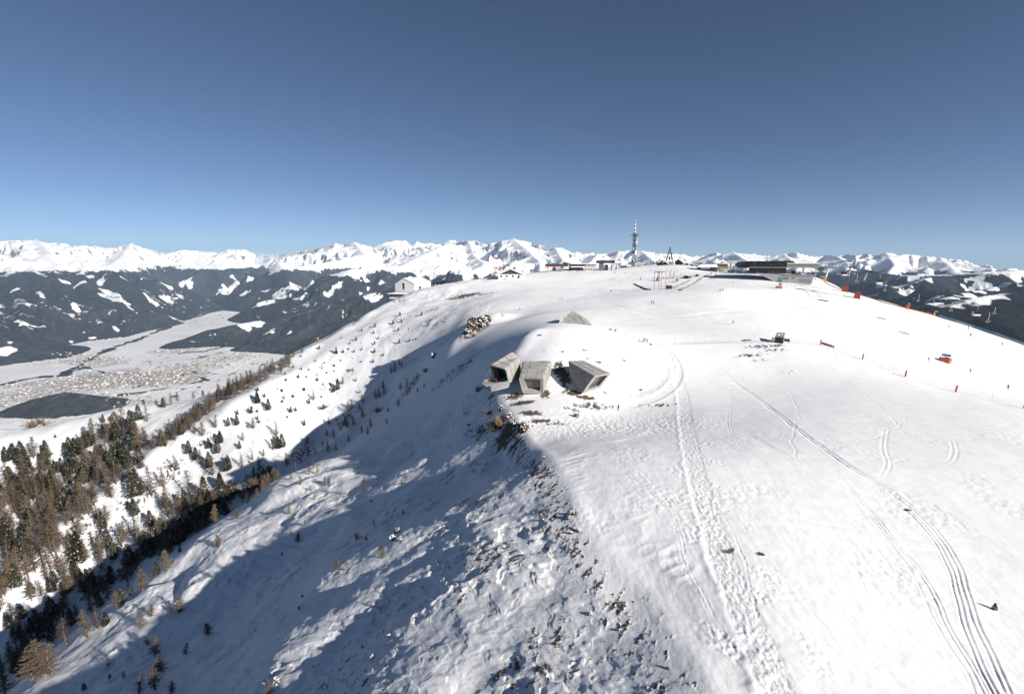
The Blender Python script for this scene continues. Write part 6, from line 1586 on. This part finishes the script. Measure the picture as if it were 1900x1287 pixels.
# snow gun below the station
P = ground(1445, 535); k = mpp(P)
t = thing('snow_gun', 'snow gun with red padded base and blue head below the glass station', 'snow gun', P, facing(P, .2))
m = MB(); m.hexa([(-4.8 * k, -1, -.3), (4.8 * k, -1, -.3), (4.8 * k, 1.4, -.3), (-4.8 * k, 1.4, -.3)], [(-4.6 * k, -.8, 4.3 * k), (4.9 * k, -.8, 4.6 * k), (4.9 * k, 1.1, 4.6 * k), (-4.6 * k, 1.1, 4.3 * k)]); m.build('padding', REDM, t)
m = MB(); m.box((-2 * k, -.95, 2.2 * k), (1.3 * k, .1, 1.2 * k)); m.box((1.4 * k, -.95, 2.4 * k), (1.2 * k, .1, 1.2 * k)); m.build('warning_mark', YELLOW, t)
MB().tube([(1.6 * k, 0, 4 * k), (1.8 * k, 0, 7.5 * k)], .4, 8).build('stand', BLUEM, t)
m = MB(); m.tube([(-1.6 * k, -.3, 8.6 * k), (4.8 * k, .2, 8.9 * k)], 1.35 * k, 10, 1.1 * k); m.build('barrel', BLUEM, t); m = MB(); m.tube([(-1.75 * k, -.32, 8.6 * k), (-1.5 * k, -.3, 8.6 * k)], 1.45 * k, 10); m.build('nozzle_ring', WHITE, t)
# green hut and its boards
P = ground(1445, 637); k = mpp(P)
t = thing('lift_hut', 'dark green wooden hut with a snow-dusted flat-pitched roof, alone on the piste', 'hut', P, facing(P, -.12)); hw = 6.2 * k; H = 14 * k
MB().box((0, 1.5, H * .36), (hw * 2, 3.0, H * .92)).build('wall', GREENM, t)
m = MB(); m.prism([(-hw * 1.12, H * .80), (hw * 1.16, H * .76), (hw * 1.2, H * .86), (-hw * 1.12, H * .92)], -.5, -.49); m.bm.clear()
m.hexa([(-hw * 1.1, -.5, H * .80), (hw * 1.14, -.5, H * .80), (hw * 1.14, 3.4, H * 1.20), (-hw * 1.1, 3.4, H * 1.20)], [(-hw * 1.1, -.5, H * .88), (hw * 1.14, -.5, H * .88), (hw * 1.14, 3.4, H * 1.28), (-hw * 1.1, 3.4, H * 1.28)]); rf = m.build('roof', paint('dusted_roof', (.26, .24, .23), rough=.9, vary=.5, scale=.9), t)
m = MB(); m.box((-hw * .3, 1.2, H * 1.075), (hw * .7, 1.1, .06), rx=.27); m.box((hw * .45, 1.6, H * 1.115), (hw * .4, .7, .06), rx=.27); m.build('snow_patch', SNOWM, rf)
MB().box((-hw * 1.16, 1.2, H * .38), (.3, 2.0, H * .7)).build('side_board', paint('brick_board', (.34, .12, .07)), t); MB().box((hw * 1.08, .8, H * .3), (.22, 1.4, H * .5)).build('side_board', paint('sage_board', (.16, .24, .13)), t)
MB().box((0, -.03, H * .36), (.05, .04, H * .86)).build('door_gap', DARKM, t)
P3 = ground(1458.5, 636)
t = thing('blue_board', 'dark blue board on short posts right beside the green hut', 'board', P3, facing(P3, -.1)); k = mpp(P3)
MB().box((0, 0, 5.2 * k), (10.4 * k, .2, 4.8 * k), ry=.06).build('panel', paint('navy_panel', (.02, .025, .09)), t)
for x in (-4.6, 4.8): MB().tube([(x * k, .15, -.3), (x * k, .15, 9 * k)], .1, 6).build('post', DWOOD, t)
MB().box((-3.6 * k, -.12, 5.4 * k), (1.4 * k, .05, 2.2 * k)).build('lettering', GREYM, t)
P4 = ground(1434, 635); k = mpp(P4)
t = thing('windbreak', 'white panel with green edges leaning at the left of the green hut', 'panel', P4, facing(P4, .3)); MB().box((0, 0, 4.4 * k), (2.6 * k, .15, 9 * k)).build('panel', WHITE, t); MB().box((-1.7 * k, .1, 4.8 * k), (.5 * k, .15, 10 * k)).build('edge', paint('green_edge', (.04, .16, .12)), t)
P5 = ground(1446, 642); k = mpp(P5)
t = thing('hose_reel', 'coil of dark green and orange hose lying in the snow before the green hut', 'hose', P5)
m = MB(); m.tube([(math.cos(a) * .9, math.sin(a) * .5, .15 + .02 * a) for a in np.linspace(0, 15, 40)], .09, 5); m.build('coil', paint('hose_green', (.04, .10, .07)), t); m = MB(); m.tube([(.7, 0, .3), (1.4, .1, .35), (2.1, -.2, .1)], .1, 5); m.build('orange_end', ORANGE, t)
P6 = ground(1386, 632); k = mpp(P6)
t = thing('slalom_sled', 'low wooden sled lying by the green net fence', 'sled', P6, .2); MB().box((0, 0, .35), (2.6, .8, .14)).build('deck', WOODM, t)
for s in (-1, 1): MB().box((.2, s * .35, .15), (3.0, .1, .2)).build('runner', DARKM, t)
# notice boards and the wire fence round the knoll
fence_net('wire_fence', [(1128, 732), (1150, 738), (1190, 736), (1222, 724), (1246, 702), (1254, 680), (1243, 660), (1222, 645), (1200, 637), (1160, 622)], 1.1, GREYM, DARKM, 'thin wire fence curving around the snow knoll', 'fence', None, 3.0, 3, .008, .03)
for px, py, ww, lab in ((1195, 635, 4.2, 'brown notice board by the wire fence, larger of two'), (1200.5, 636, 2.2, 'small brown notice board beside the larger one')):
    P = ground(px, py); k = mpp(P); t = thing('notice_board', lab, 'board', P, facing(P, .3))
    for s in (-.4, .4): MB().tube([(s * ww * k, 0, -.3), (s * ww * k, 0, 5 * k)], .05, 5).build('post', DWOOD, t)
    MB().box((0, -.06, 5.2 * k), (ww * k, .1, 4.2 * k)).build('panel', WOODM, t)
for px, py, lab in ((1133, 612, 'left of two stone markers on the skyline of the knoll'), (1142, 614, 'right of two stone markers on the skyline of the knoll'), (1190, 724, 'brown cairn by the lower bend of the wire fence'), (1208, 640, 'dark cairn at the upper bend of the wire fence')):
    o = rock(px, py, 4, 4.5, lab, 60 + px, 'little cairns round the knoll', 2, 'cairn', 'cairn')
# nets and guns along the slope edge
fence_net('rim_net', [(1742, 586), (1775, 595), (1810, 606), (1850, 620), (1900, 638), (1960, 660)], 1.3, LBLUE, GREYM, 'blue safety net along the far right rim of the piste', 'fence', None, 8, solid=True)
fence_net('rim_net', [(1500, 516), (1530, 523), (1580, 541), (1640, 562), (1700, 577), (1738, 586)], .55, ORANGE, GREYM, 'low orange net along the rim behind the pylons', 'fence', None, 8, solid=True)
P = ground(1684, 574); k = mpp(P)
t = thing('snow_gun', 'orange snow gun on the rim left of the orange mats', 'snow gun', P, facing(P)); MB().tube([(0, 0, -.5), (0, 0, 5 * k)], 1.6 * k, 8, 1.2 * k).build('padding', ORANGE, t); m = MB(); m.tube([(-3 * k, 0, 7 * k), (4 * k, 0, 7.6 * k)], 1.2 * k, 10); m.build('barrel', ORANGE, t); MB().tube([(0, 0, 8 * k), (0, 0, 11 * k)], .15, 6).build('mast', GREYM, t); MB().box((.4, 0, 11 * k), (2 * k, .4, 1.6 * k)).build('sensor', WHITE, t)
P = ground(1720, 579); k = mpp(P)
t = thing('crash_mat', 'low orange mat barrier on the rim between snow gun and yellow post', 'crash mat', P, facing(P, .1))
for i in range(4): MB().box(((-4 + i * 3) * k, .2 * i, (1.2 - .5 * i) * k), (2.7 * k, .8, 2.6 * k)).build('mat', ORANGE, t)
MB().box((1.5 * k, .5, 2.6 * k), (4 * k, .5, .5 * k)).build('cover', WHITE, t)
P = ground(1733.5, 583); k = mpp(P)
t = thing('snow_lance', 'yellow padded post with a yellow sign at the start of the blue net', 'post', P, facing(P)); MB().tube([(0, 0, -.4), (0, 0, 6.5 * k)], 1.1 * k, 8).build('padding', YELLOW, t); MB().box((2.4 * k, 0, 8.2 * k), (5 * k, .3, 2 * k)).build('sign', paint('pale_yellow_sign', (.62, .50, .14)), t); MB().tube([(0, 0, 6 * k), (.5, 0, 8.4 * k)], .1, 5).build('arm', GREYM, t)
for px, py, lab in ((589.5, 619, 'tiny red and yellow snow gun on the left spur rim'), (391, 702, 'tiny yellow-headed snow gun on the ridge line of the open slope'), (212, 753, 'tiny red snow gun on the ridge line over the town')):
    P = ground(px, py); k = mpp(P); t = thing('snow_gun', lab, 'snow gun', P, facing(P)); MB().tube([(0, 0, -.5), (0, 0, 3.4 * k)], 1.2 * k, 8, .9 * k).build('padding', REDM if px != 391 else YELLOW, t); m = MB(); m.tube([(-1.4 * k, 0, 4.2 * k), (1.4 * k, 0, 4.6 * k)], .9 * k, 8); m.build('barrel', YELLOW, t)

# ------------------------------------------------------------------ playground
def post_frame():
    P = ground(1222, 537); k = mpp(P)
    t = thing('portal_frame', 'tall frame of four thin wooden posts under a flat ring of beams in the playground', 'frame', P, facing(P, -.12)); H = 32 * k
    pts = [(-8.5 * k, 0), (4.5 * k, -1.2), (10.5 * k, 4.5), (-2 * k, 6)]
    for x, y in pts: MB().tube([(x, y, -1), (x, y, H)], .13, 6).build('post', WOODM, t)
    m = MB()
    for a, b in zip(pts, pts[1:] + pts[:1]): m.tube([(a[0] * 1.08, a[1], H), (b[0] * 1.08, b[1], H)], .22, 6)
    m.build('top_beam', WOODM, t)
post_frame()
def tepee(px, py, hp, wp, lab, clad):
    P = ground(px, py); k = mpp(P); H = hp * k
    t = thing('tepee', lab, 'tepee', P, facing(P), 'playground tepees'); apex = H * .72
    for i in range(7):
        a = i * 6.283 / 7; b = Vector((math.cos(a) * wp * k / 2, math.sin(a) * wp * k / 2, -.3)); tp = Vector((0, 0, apex)); MB().tube([b, tp, tp + (tp - b).normalized() * H * .3], .09, 5).build('pole', WOODM, t)
    if clad:
        m = MB(); m.tube([(0, 0, 0), (0, 0, apex * .62)], wp * k * .46, 9, wp * k * .19, cap=False); m.build('cladding', paint('grey_brushwood', (.27, .22, .16), rough=.95, vary=.35, scale=5), t)
tepee(1221, 521, 17, 9, 'left tepee clad in brushwood, seen through the portal frame', True); tepee(1243, 517, 14, 9, 'middle bare tepee of crossed poles', False); tepee(1250, 516, 12, 7, 'right bare tepee of crossed poles', False)
def crate(px, py, wl, wr, h, lab, m1, name='planter_box'):
    P = ground(px, py); k = mpp(P); t = thing(name, lab, 'box', P, facing(P, R(-35)), 'wooden boxes of the playground')
    a, b, H = wl * k / .80, wr * k / .6, h * k
    MB().box((-a / 2, b / 2, H * .4), (a, b, H * 1.3)).build('side', m1, t); MB().box((-a / 2, b / 2, H * 1.06), (a * 1.02, b * 1.02, .12)).build('snow_cap', SNOWM, t)
    for x in (-a, 0): MB().box((x, -.04, H * .4), (.2, .12, H * 1.32)).build('corner_post', DWOOD, t)
crate(1246.5, 536, 10, 7, 6, 'big grey box with a lit tan side in front of the playground', WOODM); crate(1277, 517, 8, 6, 5, 'dark brown box at the right of the playground', DWOOD); crate(1257.5, 521, 3, 3, 2.4, 'small low box behind the playground seesaw', DWOOD); crate(1295, 513, 4, 5, 4, 'snow-topped brown stall at the right end of the playground', WOODM)
def log_wall(pts, lab, h=.6):
    G_ = [ground(*p) for p in pts]; o = G_[0]; t = thing('log_wall', lab, 'low wall', o, 0, 'low timber walls of the playground')
    L = []
    for a, b in zip(G_[:-1], G_[1:]):
        for i in range(6):
            q = a.lerp(b, i / 6); L.append(Vector((q.x, q.y, height(q.x, q.y))) - o)
    for z in (.15, .5, .85): MB().tube([p + Vector((0, 0, z * h / .6)) for p in L], .2 * h / .6, 6).build('log', DWOOD, t)
    MB().tube([p + Vector((0, .15, 1.0 * h / .6)) for p in L], .10, 6).build('snow_cap', SNOWM, t)
log_wall([(1176, 527), (1192, 534), (1211, 539)], 'dark timber wall at the left border of the playground', .4)
log_wall([(1255, 532), (1270, 525), (1283, 519)], 'inner timber edge rising to the right of the big box', .35); log_wall([(1258, 539), (1264, 539), (1280, 530), (1300, 518), (1318, 508)], 'outer timber boardwalk edge curving up to the right', .35)
A, B = ground(1231, 518), ground(1266, 517); t = thing('rope_bridge', 'low rope bridge with blue and orange end posts across the playground', 'play bridge', A, 0); d = B - A
for i in range(5):
    p = d * (i / 4); MB().tube([p + Vector((0, 0, -.4)), p + Vector((0, 0, 1.7))], .2, 6).build('post', [BLUEM, ORANGE, WOODM, BLUEM, CLOTH['navy']][i], t)
for z in (.7, 1.2): MB().tube([d * (i / 12) + Vector((0, 0, z - .25 * math.sin(math.pi * ((i / 3) % 1)))) for i in range(13)], .06, 5).build('rope', DARKM, t)
P = ground(1248, 524); k = mpp(P); t = thing('seesaw', 'dark seesaw beam lying low between tepees and big box', 'seesaw', P, facing(P)); MB().box((0, 0, .6), (16 * k, .3, .25)).build('beam', DWOOD, t); MB().box((0, 0, .15), (.5, .6, .9)).build('stand', WOODM, t)
for s in (-1, 1): MB().box((s * 7 * k, 0, .85), (.6, .4, .12)).build('seat', GREYM, t)
P = ground(1188.5, 519); k = mpp(P); t = thing('blue_sign', 'small upright blue sign left of the playground', 'sign', P, facing(P)); MB().box((0, 0, 2.4 * k), (2 * k, .12, 4.4 * k)).build('board', paint('sky_blue_board', (.10, .25, .45)), t); MB().tube([(0, .12, -.3), (0, .12, 4 * k)], .06, 5).build('post', GREYM, t)
P = ground(1132.5, 543); k = mpp(P); t = thing('red_marker', 'small red marker flag on the piste left of the playground', 'marker', P, facing(P)); MB().tube([(0, 0, -.3), (0, 0, 4.4 * k)], .05, 5).build('pole', DARKM, t); MB().box((1.3 * k, 0, 3.4 * k), (2.6 * k, .05, 2.2 * k)).build('cloth', CLOTH['red'], t)
P = ground(1361, 525); k = mpp(P); t = thing('piste_disc', 'small orange disc marker lying on the piste before the glass station', 'marker', P, facing(P)); MB().ball((0, 0, .3), .5, 2, (1, 1, .6)).build('disc', ORANGE, t); MB().tube([(0, 0, 0), (0, 0, .9)], .04, 5).build('stick', GREYM, t)
# crowd on the station terrace
rr = random.Random(9)
for i in range(34):
    px = rr.uniform(1352, 1391); Y = rr.uniform(352, 385); P = at(px, Y); P.z = max(P.z, zpx(px, 506.5, Y))
    person(P, rr.choice(['black', 'navy', 'red', 'white', 'grey', 'blue', 'orange', 'brown', 'black']), rr.choice(['black', 'grey', 'navy', 'brown']), rr.choice(['stand', 'walk']), 'person in the crowd on the terrace left of the black glass station', rr.uniform(0, 6.28), rr.choice(['black', 'white', 'grey', 'red']), 'crowd by the glass station', skis=False)
for i in range(20):
    px = rr.uniform(1055, 1118); Y = rr.uniform(420, 436); P = at(px, Y); P.z = zpx(px, 505.5 - (px - 1055) * .03, Y)
    person(P, rr.choice(['black', 'navy', 'red', 'white', 'grey', 'yellow', 'orange', 'brown']), rr.choice(['black', 'grey', 'navy']), 'stand', 'person in the line of skiers before the wedge-roofed station', rr.uniform(0, 6.28), 'black', 'skiers before the crest stations', skis=False)
for i in range(12):
    px = rr.uniform(1140, 1200); Y = rr.uniform(462, 490); P = at(px, Y); P.z = zpx(px, 499 - abs(px - 1175) * -.02, Y)
    person(P, rr.choice(['black', 'navy', 'red', 'white', 'green']), 'black', 'stand', 'person in the loose group around the foot of the telecom tower', rr.uniform(0, 6.28), 'black', 'people round the telecom tower', skis=False)

# ------------------------------------------------------------------ the town on the valley floor: too many houses to count
tm = MB(); rr = random.Random(21)
vs, fs, mi = [], [], []
for g, rx, ry, amp in TOWN_G:
    n = int(rx * ry / 1100 * amp)
    for _ in range(n):
        a = rr.gauss(0, .55); b = rr.gauss(0, .55)
        if a * a + b * b > 1.4: continue
        x, y = g.x + a * rx, g.y + b * ry
        fr = math.hypot(x, y); tt = math.atan2(x, y)
        i = min(max(int(np.searchsorted(FR, fr)), 1), len(FR) - 1); j = min(max(int(np.searchsorted(FT, tt)), 1), len(FT) - 1)
        z = float(FZ[i, j])
        if z > -1390: continue
        w2, l2, h = rr.uniform(5, 10), rr.uniform(6, 15), rr.uniform(5, 11); th = rr.choice((.3, .3 + math.pi / 2)) + rr.gauss(0, .15); c_, s_ = math.cos(th), math.sin(th)
        k = len(vs); 
        for (ax, ay, az_) in ((-w2, -l2, -3), (w2, -l2, -3), (w2, l2, -3), (-w2, l2, -3), (-w2, -l2, h), (w2, -l2, h), (w2, l2, h), (-w2, l2, h), (0, -l2, h + w2 * .6), (0, l2, h + w2 * .6)):
            vs.append((x + ax * c_ - ay * s_, y + ax * s_ + ay * c_, z + az_))
        wm = rr.choice((0, 0, 1, 2)); rm = rr.choice((3, 3, 4, 4, 5))
        for f, q in (((0, 1, 5, 8, 4), wm), ((1, 2, 6, 5), wm), ((2, 3, 7, 9, 6), wm), ((3, 0, 4, 7), wm), ((4, 8, 9, 7), rm), ((5, 6, 9, 8), rm)):
            fs.append(tuple(k + u for u in f)); mi.append(q)
me = bpy.data.meshes.new('town_houses'); me.from_pydata(vs, [], fs)
for mm in (paint('house_cream', (.27, .25, .225)), paint('house_grey', (.16, .155, .15)), paint('house_ochre', (.22, .18, .14)), SNOWM, paint('roof_grey', (.16, .15, .15)), paint('roof_tile', (.13, .085, .065))): me.materials.append(mm)
me.polygons.foreach_set('material_index', np.array(mi, dtype=np.int32)); me.update()
ob = bpy.data.objects.new('town_houses', me); col.objects.link(ob); ob['kind'] = 'stuff'; ob['label'] = 'sprawl of small houses on the snowy valley floor'


# ------------------------------------------------------------------ the air
bm = bmesh.new(); bmesh.ops.create_cube(bm, size=1.0)
for v in bm.verts:
    v.co = Vector((v.co.x * 110000, v.co.y * 110000, -1700 if v.co.z < 0 else 1450))
me = bpy.data.meshes.new('haze'); bm.to_mesh(me); bm.free()
hm = bpy.data.materials.new('thin_mountain_air'); hm.use_nodes = True
hm.node_tree.nodes.clear()
ho = hm.node_tree.nodes.new('ShaderNodeOutputMaterial'); hv = hm.node_tree.nodes.new('ShaderNodeVolumePrincipled')
hv.inputs['Color'].default_value = (0.50, 0.72, 1.0, 1)
hv.inputs['Density'].default_value = 1.5e-5
hv.inputs['Anisotropy'].default_value = 0.0
hm.node_tree.links.new(hv.outputs[0], ho.inputs['Volume'])
me.materials.append(hm)
ob = bpy.data.objects.new('haze', me); col.objects.link(ob); ob['kind'] = 'stuff'
